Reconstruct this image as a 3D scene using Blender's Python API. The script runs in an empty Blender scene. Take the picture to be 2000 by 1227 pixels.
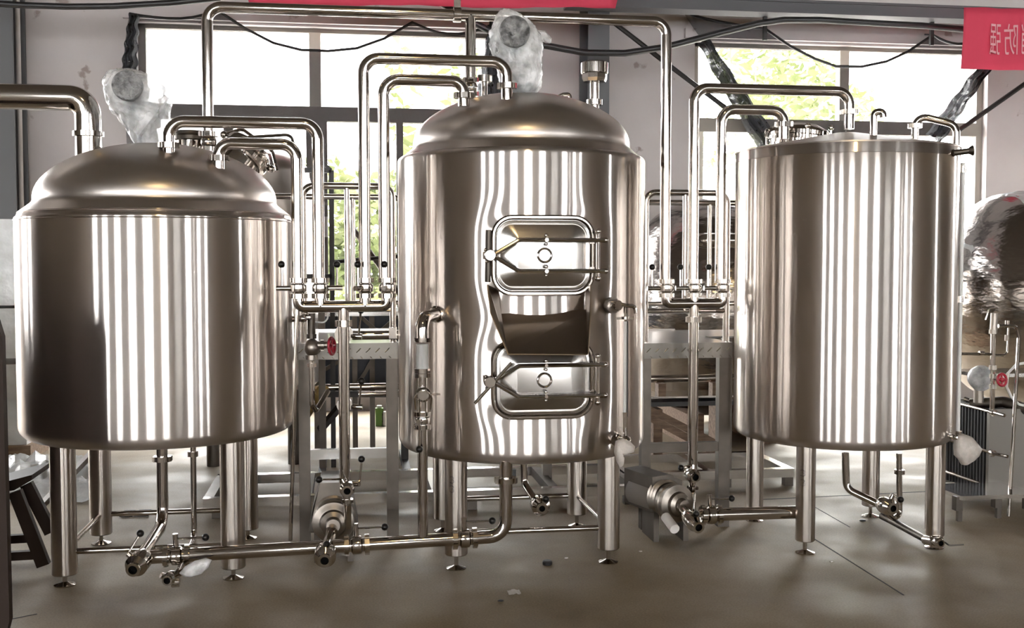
import bpy, math, random
from math import sin, cos, tan, pi, radians, sqrt, atan, atan2, hypot
from mathutils import Vector, Matrix, noise
random.seed(7)
S = bpy.context.scene
COL = S.collection
# ------------------------------------------------------------------ camera, sky, exposure
F, HZ, HC, YAW = 2150.0, 510.0, 1.283, radians(8.5)      # focal length in px (2000 px wide frame), horizon row, eye height, yaw
TILT = atan((613.5 - HZ) / F)
cam = bpy.data.cameras.new('camera'); cam_o = bpy.data.objects.new('camera', cam); COL.objects.link(cam_o)
cam.sensor_width = 36.0; cam.lens = 36.0 * F / 2000.0; cam.clip_end = 200; cam.clip_start = .05
cam_o.location = (0, 0, HC); cam_o.rotation_euler = (pi / 2 - TILT, 0, -YAW)
S.camera = cam_o
w = bpy.data.worlds.new('overcast_sky'); S.world = w; w.use_nodes = True
bg = w.node_tree.nodes['Background']; bg.inputs[0].default_value = (.99, .985, .985, 1); bg.inputs[1].default_value = 13.5
S.view_settings.view_transform = 'Standard'; S.view_settings.look = 'None'
S.view_settings.gamma = 1; S.view_settings.use_curve_mapping = False; S.view_settings.exposure = 0.85
c = S.cycles
c.use_denoising = True; c.max_bounces = 8; c.diffuse_bounces = 4; c.glossy_bounces = 5; c.transparent_max_bounces = 16
c.sample_clamp_indirect = 6.0; c.caustics_reflective = False; c.caustics_refractive = False; c.blur_glossy = 0.5

def P(px, py, Y):
    """point of the place at depth plane Y that the survey photo shows at (px, py)"""
    x = (px - 1000) / F; z = -(py - 613.5) / F
    fw = cos(TILT) + z * sin(TILT); up = -sin(TILT) + z * cos(TILT)
    rx = x * cos(YAW) + fw * sin(YAW); ry = -x * sin(YAW) + fw * cos(YAW)
    t = Y / ry
    return Vector((rx * t, Y, HC + up * t))
def FL(px, py, z=0.0):
    a = P(px, py, 1.0); t = (z - HC) / (a.z - HC)
    return Vector((a.x * t, t, z))
# ------------------------------------------------------------------ materials
MAT = {}
def mat(name, col, rough=.5, metal=0, **kw):
    m = bpy.data.materials.new(name); m.use_nodes = True
    b = m.node_tree.nodes['Principled BSDF']
    b.inputs['Base Color'].default_value = (*col, 1); b.inputs['Roughness'].default_value = rough; b.inputs['Metallic'].default_value = metal
    for k, v in kw.items(): b.inputs[k.replace('_', ' ')].default_value = v
    MAT[name] = m
    return m, m.node_tree, b
def N(nt, t, **kw):
    n = nt.nodes.new(t)
    for k, v in kw.items(): setattr(n, k, v)
    return n
def noise_ramp(nt, b, c1, c2, scale=5, detail=6, lo=.35, hi=.65, sock='Base Color', coord='Object', stretch=None):
    tc = N(nt, 'ShaderNodeTexCoord'); nz = N(nt, 'ShaderNodeTexNoise'); rp = N(nt, 'ShaderNodeValToRGB')
    nz.inputs['Scale'].default_value = scale; nz.inputs['Detail'].default_value = detail
    if stretch:
        mp = N(nt, 'ShaderNodeMapping'); mp.inputs['Scale'].default_value = stretch
        nt.links.new(tc.outputs[coord], mp.inputs[0]); nt.links.new(mp.outputs[0], nz.inputs['Vector'])
    else: nt.links.new(tc.outputs[coord], nz.inputs['Vector'])
    rp.color_ramp.elements[0].position = lo; rp.color_ramp.elements[1].position = hi
    rp.color_ramp.elements[0].color = (*c1, 1); rp.color_ramp.elements[1].color = (*c2, 1)
    nt.links.new(nz.outputs['Fac'], rp.inputs[0])
    if sock: nt.links.new(rp.outputs[0], b.inputs[sock])
    return rp, nz
def bump(nt, b, scale, strength, dist=.01, stretch=None, detail=4):
    tc = N(nt, 'ShaderNodeTexCoord'); nz = N(nt, 'ShaderNodeTexNoise'); bp = N(nt, 'ShaderNodeBump')
    nz.inputs['Scale'].default_value = scale; nz.inputs['Detail'].default_value = detail
    if stretch:
        mp = N(nt, 'ShaderNodeMapping'); mp.inputs['Scale'].default_value = stretch
        nt.links.new(tc.outputs['Object'], mp.inputs[0]); nt.links.new(mp.outputs[0], nz.inputs['Vector'])
    else: nt.links.new(tc.outputs['Object'], nz.inputs['Vector'])
    bp.inputs['Strength'].default_value = strength; bp.inputs['Distance'].default_value = dist
    nt.links.new(nz.outputs['Fac'], bp.inputs['Height']); nt.links.new(bp.outputs[0], b.inputs['Normal'])
STEEL = (.68, .63, .59)
# rolled and brushed shell plate: the grain runs round the tank, so highlights smear up and down
def brushed(name, rough, aniso, bump_s=0, STEEL=STEEL):
    m = bpy.data.materials.new(name); m.use_nodes = True; nt = m.node_tree; nt.nodes.remove(nt.nodes['Principled BSDF'])
    g = N(nt, 'ShaderNodeBsdfAnisotropic', distribution='BECKMANN'); g.inputs['Color'].default_value = (*STEEL, 1)
    g.inputs['Roughness'].default_value = rough; g.inputs['Anisotropy'].default_value = aniso
    tg = N(nt, 'ShaderNodeTangent', direction_type='RADIAL', axis='Z'); nt.links.new(tg.outputs[0], g.inputs['Tangent'])
    if bump_s: bump(nt, g, 1.0, bump_s, .012, (2.6, 2.6, .8), 2)
    h = N(nt, 'ShaderNodeBsdfAnisotropic', distribution='GGX'); h.inputs['Color'].default_value = (*STEEL, 1); h.inputs['Roughness'].default_value = .34; h.inputs['Anisotropy'].default_value = .6
    nt.links.new(tg.outputs[0], h.inputs['Tangent']); mxs = N(nt, 'ShaderNodeMixShader'); mxs.inputs[0].default_value = .30
    nt.links.new(g.outputs[0], mxs.inputs[1]); nt.links.new(h.outputs[0], mxs.inputs[2])
    nt.links.new(mxs.outputs[0], nt.nodes['Material Output'].inputs['Surface']); MAT[name] = m
brushed('brushed_shell_steel', .18, .8, .10)
m, nt, b = mat('dome_steel', STEEL, .32, 1); bump(nt, b, 30, .05, .002)
m, nt, b = mat('polished_pipe_steel', (.52, .48, .445), .085, 1)
m, nt, b = mat('chrome_fitting_steel', (.56, .525, .49), .09, 1)
brushed('satin_leg_steel', .16, .7, 0, (.60, .55, .50))
m, nt, b = mat('frame_tube_steel', (.10, .088, .076), .45, 1); noise_ramp(nt, b, (.085, .075, .065), (.125, .11, .095), 6)
m, nt, b = mat('mirror_sheet_steel', (.80, .79, .78), .16, 1)
m, nt, b = mat('film_covered_steel', (.46, .43, .405), .17, 1); bump(nt, b, 5, .35, .03, (1, 1, 2.5), 3)
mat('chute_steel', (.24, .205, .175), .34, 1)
mat('hatch_door_steel', (.52, .50, .48), .22, 1)
mat('dusty_motor_paint', (.15, .13, .11), .6)
m, nt, b = mat('tread_plate_steel', (.135, .125, .112), .33, 1); bump(nt, b, 60, .2, .002)
m, nt, b = mat('cast_pump_steel', (.30, .27, .24), .36, 1)
m, nt, b = mat('dark_bore', (.004, .004, .004), .9, 0, Specular_IOR_Level=.05)
mat('black_plastic_knob', (.006, .0055, .0055), .3, 0, Specular_IOR_Level=.3)
mat('black_rubber', (.02, .02, .022), .35)
mat('red_enamel', (.35, .012, .03), .35)
mat('motor_grey_paint', (.30, .32, .33), .45)
m, nt, b = mat('film_wrapped_motor', (.2, .2, .2), .34, 0, Specular_IOR_Level=.6); bump(nt, b, 40, 1.0, .03, None, 4); noise_ramp(nt, b, (.07, .073, .075), (.36, .365, .37), 30, 5)
mat('brass', (.45, .33, .14), .4, 1)
m, nt, b = mat('concrete_floor', (.3, .26, .2), .42)
rp, nz = noise_ramp(nt, b, (.27, .20, .122), (.50, .415, .30), 1.7, 11, .28, .72)
nz2 = N(nt, 'ShaderNodeTexNoise'); nz2.inputs['Scale'].default_value = 130; nz2.inputs['Detail'].default_value = 6
mx = N(nt, 'ShaderNodeMix', data_type='RGBA', blend_type='MULTIPLY'); mx.inputs[0].default_value = .6
tc = N(nt, 'ShaderNodeTexCoord'); nt.links.new(tc.outputs['Object'], nz2.inputs['Vector'])
nt.links.new(rp.outputs[0], mx.inputs['A']); nt.links.new(nz2.outputs['Fac'], mx.inputs['B']); nt.links.new(mx.outputs['Result'], b.inputs['Base Color'])
rr, _ = noise_ramp(nt, b, (.52,) * 3, (.85,) * 3, 2.2, 6, .35, .7, 'Roughness')
m, nt, b = mat('floor_joint', (.05, .045, .04), .8)
m, nt, b = mat('plaster_wall', (.62, .58, .575), .85)
rp, nz = noise_ramp(nt, b, (.46, .425, .42), (.545, .51, .505), 1.1, 7)
rp2, _ = noise_ramp(nt, b, (0, 0, 0), (1, 1, 1), 5.5, 9, .665, .71, None)
mx = N(nt, 'ShaderNodeMix', data_type='RGBA'); mx.inputs['B'].default_value = (.30, .25, .23, 1)
nt.links.new(rp2.outputs[0], mx.inputs[0]); nt.links.new(rp.outputs[0], mx.inputs['A']); nt.links.new(mx.outputs['Result'], b.inputs['Base Color'])
mat('painted_column_steel', (.085, .088, .095), .5)
mat('painted_beam_steel', (.085, .085, .093), .6)
mat('conduit_grey', (.50, .47, .45), .5)
m, nt, b = mat('window_frame_brown', (.26, .235, .205), .6)
mat('cream_frame', (.62, .58, .50), .6)
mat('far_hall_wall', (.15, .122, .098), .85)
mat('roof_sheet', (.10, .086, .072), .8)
mat('dark_brown_wood', (.030, .020, .016), .6, 0, Specular_IOR_Level=.2)
m, nt, b = mat('raw_timber', (.22, .14, .09), .7); noise_ramp(nt, b, (.16, .10, .065), (.28, .19, .125), 9, stretch=(1, 6, 6))
m, nt, b = mat('grey_board', (.30, .27, .24), .7)
mat('banner_red', (.62, .055, .105), .7, 0, Specular_IOR_Level=.3)
mat('banner_print', (.70, .34, .38), .7)
mat('navy_paint', (.012, .017, .03), .4)
mat('black_steel', (.014, .013, .013), .45)
mat('rubber_gasket_black', (.012, .013, .015), .5)
mat('exchanger_plate_grey', (.17, .158, .14), .45, .5)
mat('white_protective_film', (.92, .92, .91), .12)
mat('white_pvc', (.75, .74, .72), .4)
mat('green_label', (.12, .26, .04), .5)
mat('paper_white', (.72, .69, .66), .8)
mat('outdoor_paving', (.62, .60, .56), .9)
mat('lamp_housing', (.25, .25, .25), .5)
m, nt, b = mat('leaf_green', (.3, .36, .14), .6); noise_ramp(nt, b, (.20, .26, .08), (.46, .50, .26), .9)
mat('bark', (.12, .09, .07), .9)
m, nt, b = mat('warm_lamp_glow', (1, .8, .5), .5); b.inputs['Emission Color'].default_value = (1, .72, .36, 1); b.inputs['Emission Strength'].default_value = 70
def film(name, opacity, col, rough, scale, strength, lo=.3, hi=.7):
    """clear sheet: part light passes straight through, part is scattered or mirrored"""
    m = bpy.data.materials.new(name); m.use_nodes = True; nt = m.node_tree; b = nt.nodes['Principled BSDF']; out = nt.nodes['Material Output']
    b.inputs['Base Color'].default_value = (*col, 1); b.inputs['Roughness'].default_value = rough; b.inputs['IOR'].default_value = 1.6
    if strength: bump(nt, b, scale, strength, .02, None, 3)
    tr = N(nt, 'ShaderNodeBsdfTransparent'); ms = N(nt, 'ShaderNodeMixShader')
    nt.links.new(tr.outputs[0], ms.inputs[1]); nt.links.new(b.outputs[0], ms.inputs[2]); nt.links.new(ms.outputs[0], out.inputs['Surface'])
    ms.inputs[0].default_value = opacity
    if lo is not None:
        tc = N(nt, 'ShaderNodeTexCoord'); nz = N(nt, 'ShaderNodeTexNoise'); mr = N(nt, 'ShaderNodeMapRange')
        nz.inputs['Scale'].default_value = scale * .6; nz.inputs['Detail'].default_value = 5
        nt.links.new(tc.outputs['Object'], nz.inputs['Vector']); nt.links.new(nz.outputs['Fac'], mr.inputs[0])
        mr.inputs[1].default_value = .35; mr.inputs[2].default_value = .65; mr.inputs[3].default_value = lo; mr.inputs[4].default_value = hi
        nt.links.new(mr.outputs[0], ms.inputs[0])
    MAT[name] = m
film('clear_wrap_film', .5, (.93, .94, .95), .10, 22, .9, .28, .85)
film('cloudy_bag_film', .8, (.62, .57, .52), .35, 30, .5, .65, .9)
film('white_sheet_film', .8, (.85, .87, .88), .25, 9, .8, .7, .95)
film('frosted_glass', .72, (.55, .58, .58), .5, 1, 0, None)
film('window_glass', .06, (.9, .95, .95), .02, 1, 0, None)
film('shade_netting', .60, (.03, .03, .035), .8, 1, 0, None)
film('folded_netting', .9, (.03, .032, .038), .8, 40, .5, .78, .97)
film('sight_glass_tube', .35, (.8, .82, .82), .05, 1, 0, None)
# ------------------------------------------------------------------ mesh builder
ORG = {}
class MB:
    def __init__(s): s.v = []; s.f = []
    def add(s, v, f):
        n = len(s.v); s.v += [Vector(p) for p in v]; s.f += [tuple(i + n for i in q) for q in f]; return s
    def box(s, c, size, M=None):
        sx, sy, sz = [q / 2 for q in size]; M = M or Matrix.Identity(3); c = Vector(c)
        v = [c + M @ Vector((x * sx, y * sy, z * sz)) for x in (-1, 1) for y in (-1, 1) for z in (-1, 1)]
        return s.add(v, [(0, 1, 3, 2), (4, 6, 7, 5), (0, 4, 5, 1), (2, 3, 7, 6), (0, 2, 6, 4), (1, 5, 7, 3)])
    def bar(s, a, b, wd, ht, up=(0, 0, 1)):
        a = Vector(a); b = Vector(b); d = b - a; L = d.length; d.normalize(); u = Vector(up)
        if abs(d.dot(u)) > .99: u = Vector((0, 1, 0))
        x = d.cross(u).normalized(); z = x.cross(d)
        return s.box((a + b) / 2, (wd, L, ht), Matrix((x, d, z)).transposed())
    def frame(s, d):
        d = Vector(d).normalized(); u = Vector((0, 0, 1)) if abs(d.z) < .95 else Vector((0, 1, 0))
        x = u.cross(d).normalized(); return x, d.cross(x), d
    def cyl(s, a, b, r, r2=None, n=24, cap=True):
        return s.lathe([(0, 0), (r, 0), (r if r2 is None else r2, (Vector(b) - Vector(a)).length), (0, (Vector(b) - Vector(a)).length)] if cap else
                       [(r, 0), (r if r2 is None else r2, (Vector(b) - Vector(a)).length)], a, Vector(b) - Vector(a), n)
    def lathe(s, prof, c=(0, 0, 0), d=(0, 0, 1), n=32):
        x, y, z = s.frame(d); c = Vector(c); v = []; f = []; idx = []
        for r, h in prof:
            if r < 1e-6: idx.append([len(v)]); v.append(c + z * h)
            else:
                idx.append(list(range(len(v), len(v) + n)))
                v += [c + z * h + (x * cos(2 * pi * i / n) + y * sin(2 * pi * i / n)) * r for i in range(n)]
        for A, B in zip(idx, idx[1:]):
            for i in range(n):
                j = (i + 1) % n
                if len(A) == 1 and len(B) == 1: break
                if len(A) == 1: f.append((A[0], B[j], B[i]))
                elif len(B) == 1: f.append((A[i], A[j], B[0]))
                else: f.append((A[i], A[j], B[j], B[i]))
        return s.add(v, f)
    def sphere(s, c, r, n=14, sq=(1, 1, 1)):
        m = n // 2 + 1; v = []; f = []
        k = len(s.v); s.lathe([(r * sin(pi * i / m), -r * cos(pi * i / m)) for i in range(m + 1)], c, (0, 0, 1), n)
        if sq != (1, 1, 1):
            c = Vector(c)
            for i in range(k, len(s.v)):
                d = s.v[i] - c; s.v[i] = c + Vector((d.x * sq[0], d.y * sq[1], d.z * sq[2]))
        return s
    def tube(s, pts, r, fil=.05, n=14, cap=True, closed=False, bend=6):
        pts = [Vector(p) for p in pts]; path = []
        N_ = len(pts)
        rng = range(N_) if closed else range(1, N_ - 1)
        if not closed: path.append(pts[0])
        for i in rng:
            a, p, b_ = pts[(i - 1) % N_], pts[i], pts[(i + 1) % N_]
            d1 = (a - p); d2 = (b_ - p); l1, l2 = d1.length, d2.length; d1.normalize(); d2.normalize()
            ang = d1.angle(d2)
            if ang > pi - .02 or fil <= 0: path.append(p); continue
            t = min(fil / tan(ang / 2), l1 * .49, l2 * .49); rad = t * tan(ang / 2)
            cc = p + (d1 + d2).normalized() * (rad / sin(ang / 2)); s1 = p + d1 * t - cc; s2 = p + d2 * t - cc
            tot = pi - ang; ax = s1.cross(s2)
            for k in range(bend + 1): path.append(cc + Matrix.Rotation(tot * k / bend, 3, ax.normalized()) @ s1)
        if not closed: path.append(pts[-1])
        L = len(path); v = []; f = []; prev = None
        for i, p in enumerate(path):
            if closed: d = path[(i + 1) % L] - path[i - 1]
            else: d = path[min(i + 1, L - 1)] - path[max(i - 1, 0)]
            d.normalize()
            if prev is None: x, y, _ = s.frame(d)
            else: x = (prev - d * prev.dot(d)).normalized(); y = d.cross(x)
            prev = x; rr = r[i] if isinstance(r, (list, tuple)) else r
            v += [p + (x * cos(2 * pi * k / n) + y * sin(2 * pi * k / n)) * rr for k in range(n)]
        for i in range(L if closed else L - 1):
            A = i * n; B = ((i + 1) % L) * n
            f += [(A + k, A + (k + 1) % n, B + (k + 1) % n, B + k) for k in range(n)]
        if cap and not closed: f += [tuple(range(n - 1, -1, -1)), tuple(range((L - 1) * n, L * n))]
        return s.add(v, f)
    def prism(s, poly, vec):
        n = len(poly); vec = Vector(vec); v = [Vector(p) for p in poly] + [Vector(p) + vec for p in poly]
        return s.add(v, [tuple(range(n - 1, -1, -1)), tuple(range(n, 2 * n))] + [(i, (i + 1) % n, n + (i + 1) % n, n + i) for i in range(n)])
    def nut(s, c, d, r, h, lugs=6):
        c = Vector(c); d = Vector(d).normalized(); x, y, z = s.frame(d)
        s.lathe([(0, -h / 2), (r * .88, -h / 2), (r * .88, h / 2), (0, h / 2)], c, d, 24)
        for i in range(lugs):
            a = 2 * pi * (i + .5) / lugs; e = x * cos(a) + y * sin(a)
            s.box(c + e * r * .9, (r * .22, r * .5, h * .96), Matrix((e, z.cross(e), z)).transposed())
        return s
    def build(s, name, material, parent=None, smooth=35, loc=None):
        o3 = ORG[parent.name] if parent else (Vector(loc) if loc is not None else Vector((0, 0, 0)))
        me = bpy.data.meshes.new(name); me.from_pydata([tuple(p - o3) for p in s.v], [], s.f); me.validate()
        import bmesh
        bm = bmesh.new(); bm.from_mesh(me); bmesh.ops.recalc_face_normals(bm, faces=bm.faces); bm.to_mesh(me); bm.free()
        me.materials.append(MAT[material])
        if smooth:
            me.shade_smooth(); me.set_sharp_from_angle(angle=radians(smooth))
        o = bpy.data.objects.new(name, me); COL.objects.link(o)
        if parent: o.parent = parent; ORG[o.name] = o3
        else: o.location = o3; ORG[o.name] = o3
        return o
def tag(o, label=None, cat=None, group=None, kind=None):
    for k, v in (('label', label), ('category', cat), ('group', group), ('kind', kind)):
        if v: o[k] = v
    return o
def thing(name, label, cat, loc, group=None):
    o = bpy.data.objects.new(name, None); COL.objects.link(o); o.location = loc; o.empty_display_size = .1
    ORG[o.name] = Vector(loc); return tag(o, label, cat, group)
def struct(o): o['kind'] = 'structure'; return o
X3, Y3, Z3 = Vector((1, 0, 0)), Vector((0, 1, 0)), Vector((0, 0, 1))
def run(Y, px, py, *moves):
    """polyline in the plane Y from a surveyed point; ('v', row) goes up or down, ('h', col) goes sideways"""
    p = P(px, py, Y); pts = [p.copy()]
    for k, q in moves:
        if k == 'v': py = q; p = Vector((p.x, Y, P(px, py, Y).z))
        else: px = q; p = Vector((P(px, py, Y).x, Y, p.z))
        pts.append(p.copy())
    return pts

# ================================================================== THE HALL
WY = 9.5                      # inner face of the window wall
XL, XR, YB, ZR = -25.0, 28.0, -19.5, 7.5
fl = struct(MB().box(((XL + XR) / 2, (YB + WY) / 2, -.1), (XR - XL + .6, WY - YB + .6, .2)).build('floor', 'concrete_floor'))
def joint(a, b, wd=.006):
    a = FL(*a); b = FL(*b); m = MB().bar(a + Z3 * .0008, b + Z3 * .0008, wd, .0012); m.build('expansion_joint', 'floor_joint', fl)
joint((1570, 1040), (1765, 1163)); joint((-40, 1222), (72, 1200)); joint((1490, 976), (1860, 958), .01); joint((1590, 990), (1660, 1030), .004)
def wb(m, x0, x1, z0, z1, y0=WY, y1=WY + .3): m.box(((x0 + x1) / 2, (y0 + y1) / 2, (z0 + z1) / 2), (x1 - x0, y1 - y0, z1 - z0))
# window wall: the two openings in view and the same bays carried on to both sides
SILL = .35
o1 = [P(266, 60, WY).x, P(968, 60, WY).x, SILL, P(600, 52, WY).z]
o2 = [P(1357, 90, WY).x, P(1931, 90, WY).x, SILL, P(1600, 87, WY).z]
bay = o2[0] - o1[0]
side_bays = [[o1[0] - bay * k, o1[1] - bay * k, SILL, o1[3]] for k in (3, 2, 1)] + [[o2[0] + bay * k, o2[1] + bay * k, SILL, o2[3]] for k in (1, 2)]
ops = sorted([o1, o2] + side_bays)
wall = MB(); x = XL
for o in ops:
    wb(wall, x, o[0], 0, ZR); wb(wall, o[0], o[1], 0, o[2]); wb(wall, o[0], o[1], o[3], ZR); x = o[1]
wb(wall, x, XR, 0, ZR)
wl = struct(wall.build('wall_back', 'plaster_wall', smooth=0))
for k, o in enumerate((o1, o2)):
    m = MB(); wb(m, o[0] - .1, o[1] + .1, o[3] + .02, o[3] + .10, WY - .05, WY - .001); m.build('lintel_ledge', 'plaster_wall', wl, 0)
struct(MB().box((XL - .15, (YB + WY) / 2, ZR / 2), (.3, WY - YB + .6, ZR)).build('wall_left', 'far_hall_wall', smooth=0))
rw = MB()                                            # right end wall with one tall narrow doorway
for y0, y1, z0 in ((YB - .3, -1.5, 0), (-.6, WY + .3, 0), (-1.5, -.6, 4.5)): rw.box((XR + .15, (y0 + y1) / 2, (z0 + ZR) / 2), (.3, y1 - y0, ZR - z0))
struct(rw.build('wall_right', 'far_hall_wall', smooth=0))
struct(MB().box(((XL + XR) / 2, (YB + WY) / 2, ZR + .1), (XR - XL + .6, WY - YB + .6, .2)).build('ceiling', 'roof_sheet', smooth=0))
# wall behind the photographer, 24 m off: bays of tall windows between piers (what the tanks mirror)
front = MB(); fb = YB - .3
wins = [(-23.0, -20.6), (-17.5, -15.3), (-12.1, -10.1), (-7.1, -4.8), (-1.8, .8), (3.8, 5.9), (8.4, 11.3), (13.6, 16.0), (17.6, 17.95), (19.7, 21.4), (22.6, 22.95), (24.5, 26.2)]
FZ0, FZ1 = .15, 6.2
xs = [XL] + [q for wv in wins for q in wv] + [XR]
for i in range(0, len(xs), 2): wb(front, xs[i], xs[i + 1], 0, ZR, fb, YB)
for a, b_ in wins: wb(front, a, b_, 0, FZ0, fb, YB); wb(front, a, b_, FZ1, ZR, fb, YB)
struct(front.build('wall_front', 'far_hall_wall', smooth=0))
n = 3
for a, b_ in wins:
    wo = MB()
    for q in (a, b_): wb(wo, q - .05, q + .05, FZ0, FZ1, YB - .2, YB - .12)
    for z in (FZ0, 2.6, FZ1): wb(wo, a, b_, z - .05, z + .05, YB - .2, YB - .12)
    fr = struct(wo.build('window_%d' % n, 'window_frame_brown', smooth=0)); n += 1
    for z0, z1 in ((FZ0 + .05, 2.55), (2.65, FZ1 - .05)):
        g = MB(); wb(g, a + .05, b_ - .05, z0, z1, YB - .162, YB - .158); g.build('pane', 'frosted_glass' if a == 8.4 else 'window_glass', fr, 0)
for o in side_bays:
    wo = MB(); y0, y1 = WY + .08, WY + .15; xm_ = (o[0] + o[1]) / 2; zm_ = 2.45
    for q in (o[0] + .03, xm_, o[1] - .03): wb(wo, q - .03, q + .03, o[2], o[3], y0, y1)
    for z in (o[2] + .03, zm_, o[3] - .03): wb(wo, o[0], o[1], z - .03, z + .03, y0, y1)
    fr = struct(wo.build('window_%d' % n, 'window_frame_brown', smooth=0)); n += 1
    for q0, q1 in ((o[0] + .06, xm_ - .03), (xm_ + .03, o[1] - .06)):
        for z0, z1 in ((o[2] + .06, zm_ - .03), (zm_ + .03, o[3] - .06)):
            g = MB(); wb(g, q0, q1, z0, z1, y0 + .03, y0 + .034); g.build('pane', 'window_glass', fr, 0)
# the two windows in view
def zz(py, px=600): return P(px, py, WY + .1).z
def xx(px): return P(px, 200, WY + .1).x
def window(name, o, mull, trans, cream_top):
    """mull: (centre px, width px, z0, z1, material); trans: (z, height)"""
    m = MB(); y0, y1 = WY + .08, WY + .15
    f_ = .06
    wb(m, o[0], o[0] + f_, o[2], o[3], y0, y1); wb(m, o[1] - f_, o[1], o[2], o[3], y0, y1); wb(m, o[0], o[1], o[2], o[2] + f_, y0, y1); wb(m, o[0], o[1], o[3] - .035, o[3], y0, y1)
    root = struct(m.build(name, 'window_frame_brown', smooth=0))
    tm = MB(); wb(tm, o[0] + f_, o[1] - f_, trans[0], trans[1], y0 - .02, y1); tm.build('transom', 'window_frame_brown', root, 0)
    xm = {True: [o[0] + f_], False: [o[0] + f_]}
    for px, wpx, upper, mt in mull:
        x = xx(px); hw = wpx * WY / F / 2
        mm = MB(); wb(mm, x - hw, x + hw, trans[1] if upper else o[2] + f_, o[3] - .035 if upper else trans[0], y0 - .02, y1); mm.build('mullion', mt, root, 0)
        xm[upper] += [x - hw, x + hw]
    for up in (True, False):
        q = sorted(xm[up]) + [o[1] - f_]
        for i in range(0, len(q), 2):
            g = MB(); wb(g, q[i], q[i + 1], trans[1] if up else o[2] + f_, o[3] - .035 if up else trans[0], y0 + .03, y0 + .034); g.build('pane', 'window_glass', root, 0)
    return root
w1 = window('window_1', o1, [(616, 22, True, 'cream_frame'), (618, 40, False, 'window_frame_brown'), (780, 13, False, 'window_frame_brown'), (446, 18, False, 'window_frame_brown')], (zz(237), zz(209)), True)
w2 = window('window_2', o2, [(1645, 20, True, 'cream_frame'), (1645, 24, False, 'window_frame_brown'), (1368, 8, False, 'cream_frame')], (zz(262, 1600), zz(236, 1600)), True)
# steel columns, beam
def hcol(x, y, wd, dp, z1, name):
    m = MB(); t = .025
    wb(m, x - wd / 2, x + wd / 2, 0, z1, y - dp / 2, y - dp / 2 + t); wb(m, x - wd / 2, x + wd / 2, 0, z1, y + dp / 2 - t, y + dp / 2); wb(m, x - t / 2, x + t / 2, 0, z1, y - dp / 2, y + dp / 2)
    return m.build(name, 'painted_column_steel', smooth=0)
cx1 = P(8, 200, 9.2).x; cx2 = P(1163, 100, 9.2).x
col1 = tag(hcol(cx1, 9.25, .22, .36, ZR, 'steel_column'), 'dark grey steel column at the left edge behind the wide exhaust pipe', 'column')
col2 = tag(hcol(cx2, 9.25, .18, .36, ZR, 'steel_column'), 'dark grey steel column between the two windows behind the cup-topped vent', 'column')
cd = MB(); q = P(33, 300, 9.2); cd.tube([(q.x, 9.3, 0), (q.x, 9.3, 4.2)], .018, 0); tag(cd.build('conduit_pipe', 'conduit_grey'), 'thin pale conduit running up beside the left steel column', 'conduit')
bz1 = P(1500, 4, 9.0).z; bz0 = P(1500, 30, 9.0).z
bm_ = MB(); x0, x1 = cx2 - .3, o2[1] + 3.0; t = .02
bm_.box(((x0 + x1) / 2, 8.98, bz0 + t / 2), (x1 - x0, .2, t)); bm_.box(((x0 + x1) / 2, 8.98, bz1 - t / 2), (x1 - x0, .2, t)); bm_.box(((x0 + x1) / 2, 8.91, (bz0 + bz1) / 2), (x1 - x0, .03, bz1 - bz0))
tag(bm_.build('steel_beam', 'painted_beam_steel', smooth=0), 'grey horizontal steel beam above the right window carrying the black pipe', 'beam')
for px in (1494, 1820):
    q = P(px, 40, 9.05); m = MB(); m.box((q.x, 9.05, bz0 - .1), (.03, .03, .2)); tag(m.build('hanger_bracket', 'black_steel', smooth=0), 'small dark hanger bracket under the grey beam %s' % ('above the left net triangle' if px < 1600 else 'near the red corner banner'), 'bracket')
# ceiling lamps (warm, over the photographer's side of the hall)
for i, (x, y) in enumerate(((.4, -2.4),)):
    t_ = thing('ceiling_lamp', 'warm high-bay lamp hanging under the roof behind the photographer', 'lamp', (x, y, 6.4))
    MB().lathe([(.05, .3), (.08, .16), (.42, -.08), (.41, -.08), (.05, .13)], (x, y, 6.4), n=24).build('lamp_shade', 'lamp_housing', t_)
    MB().tube([(x, y, 6.7), (x, y, ZR)], .012, 0).build('rod', 'lamp_housing', t_)
    MB().sphere((x, y, 6.36), .22).build('bulb', 'warm_lamp_glow', t_)

# ------------------------------------------------------------------ netting over the windows
HOOKS = ((253, 27), (425, 20), (805, 45), (1335, 20), (1495, 54), (1822, 68))
def net(name, Y, top, bottom_y, label):
    """top: list of (px, py) along the sagging hem; the net falls from it"""
    v = []; f = []; rows = 14; n = len(top)
    for i, (px, py, bx, by) in enumerate(top):
        a = P(px, py, Y); b_ = P(bx, by, Y)
        for k in range(rows + 1):
            p = a.lerp(b_, k / rows); v.append(p + Y3 * .03 * sin(p.x * 9 + k * .35))
    for i in range(n - 1):
        for k in range(rows): A = i * (rows + 1) + k; f.append((A, A + 1, A + rows + 2, A + rows + 1))
    root = thing(name, label, 'net', P(top[0][0], top[0][1], Y))
    MB().add(v, f).build('net_sheet', 'shade_netting', root)
    hem = [v[i * (rows + 1)] for i in range(n)]
    MB().tube(hem, .013, 0, 6).build('hem_rope', 'black_rubber', root)
    for i in range(n):
        if top[i][:2] in HOOKS: MB().tube([hem[i], (hem[i].x, WY - .003, hem[i].z + .03)], .008, 0, 6).build('hook', 'black_steel', root)
    return root
def sag(pts, n=7):
    """scalloped hem through hooks: parabola between them"""
    out = []
    for (x0, y0), (x1, y1), d in pts:
        for i in range(n):
            t = i / n; out.append((x0 + (x1 - x0) * t, y0 + (y1 - y0) * t + 4 * d * t * (1 - t)))
    return out
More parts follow.
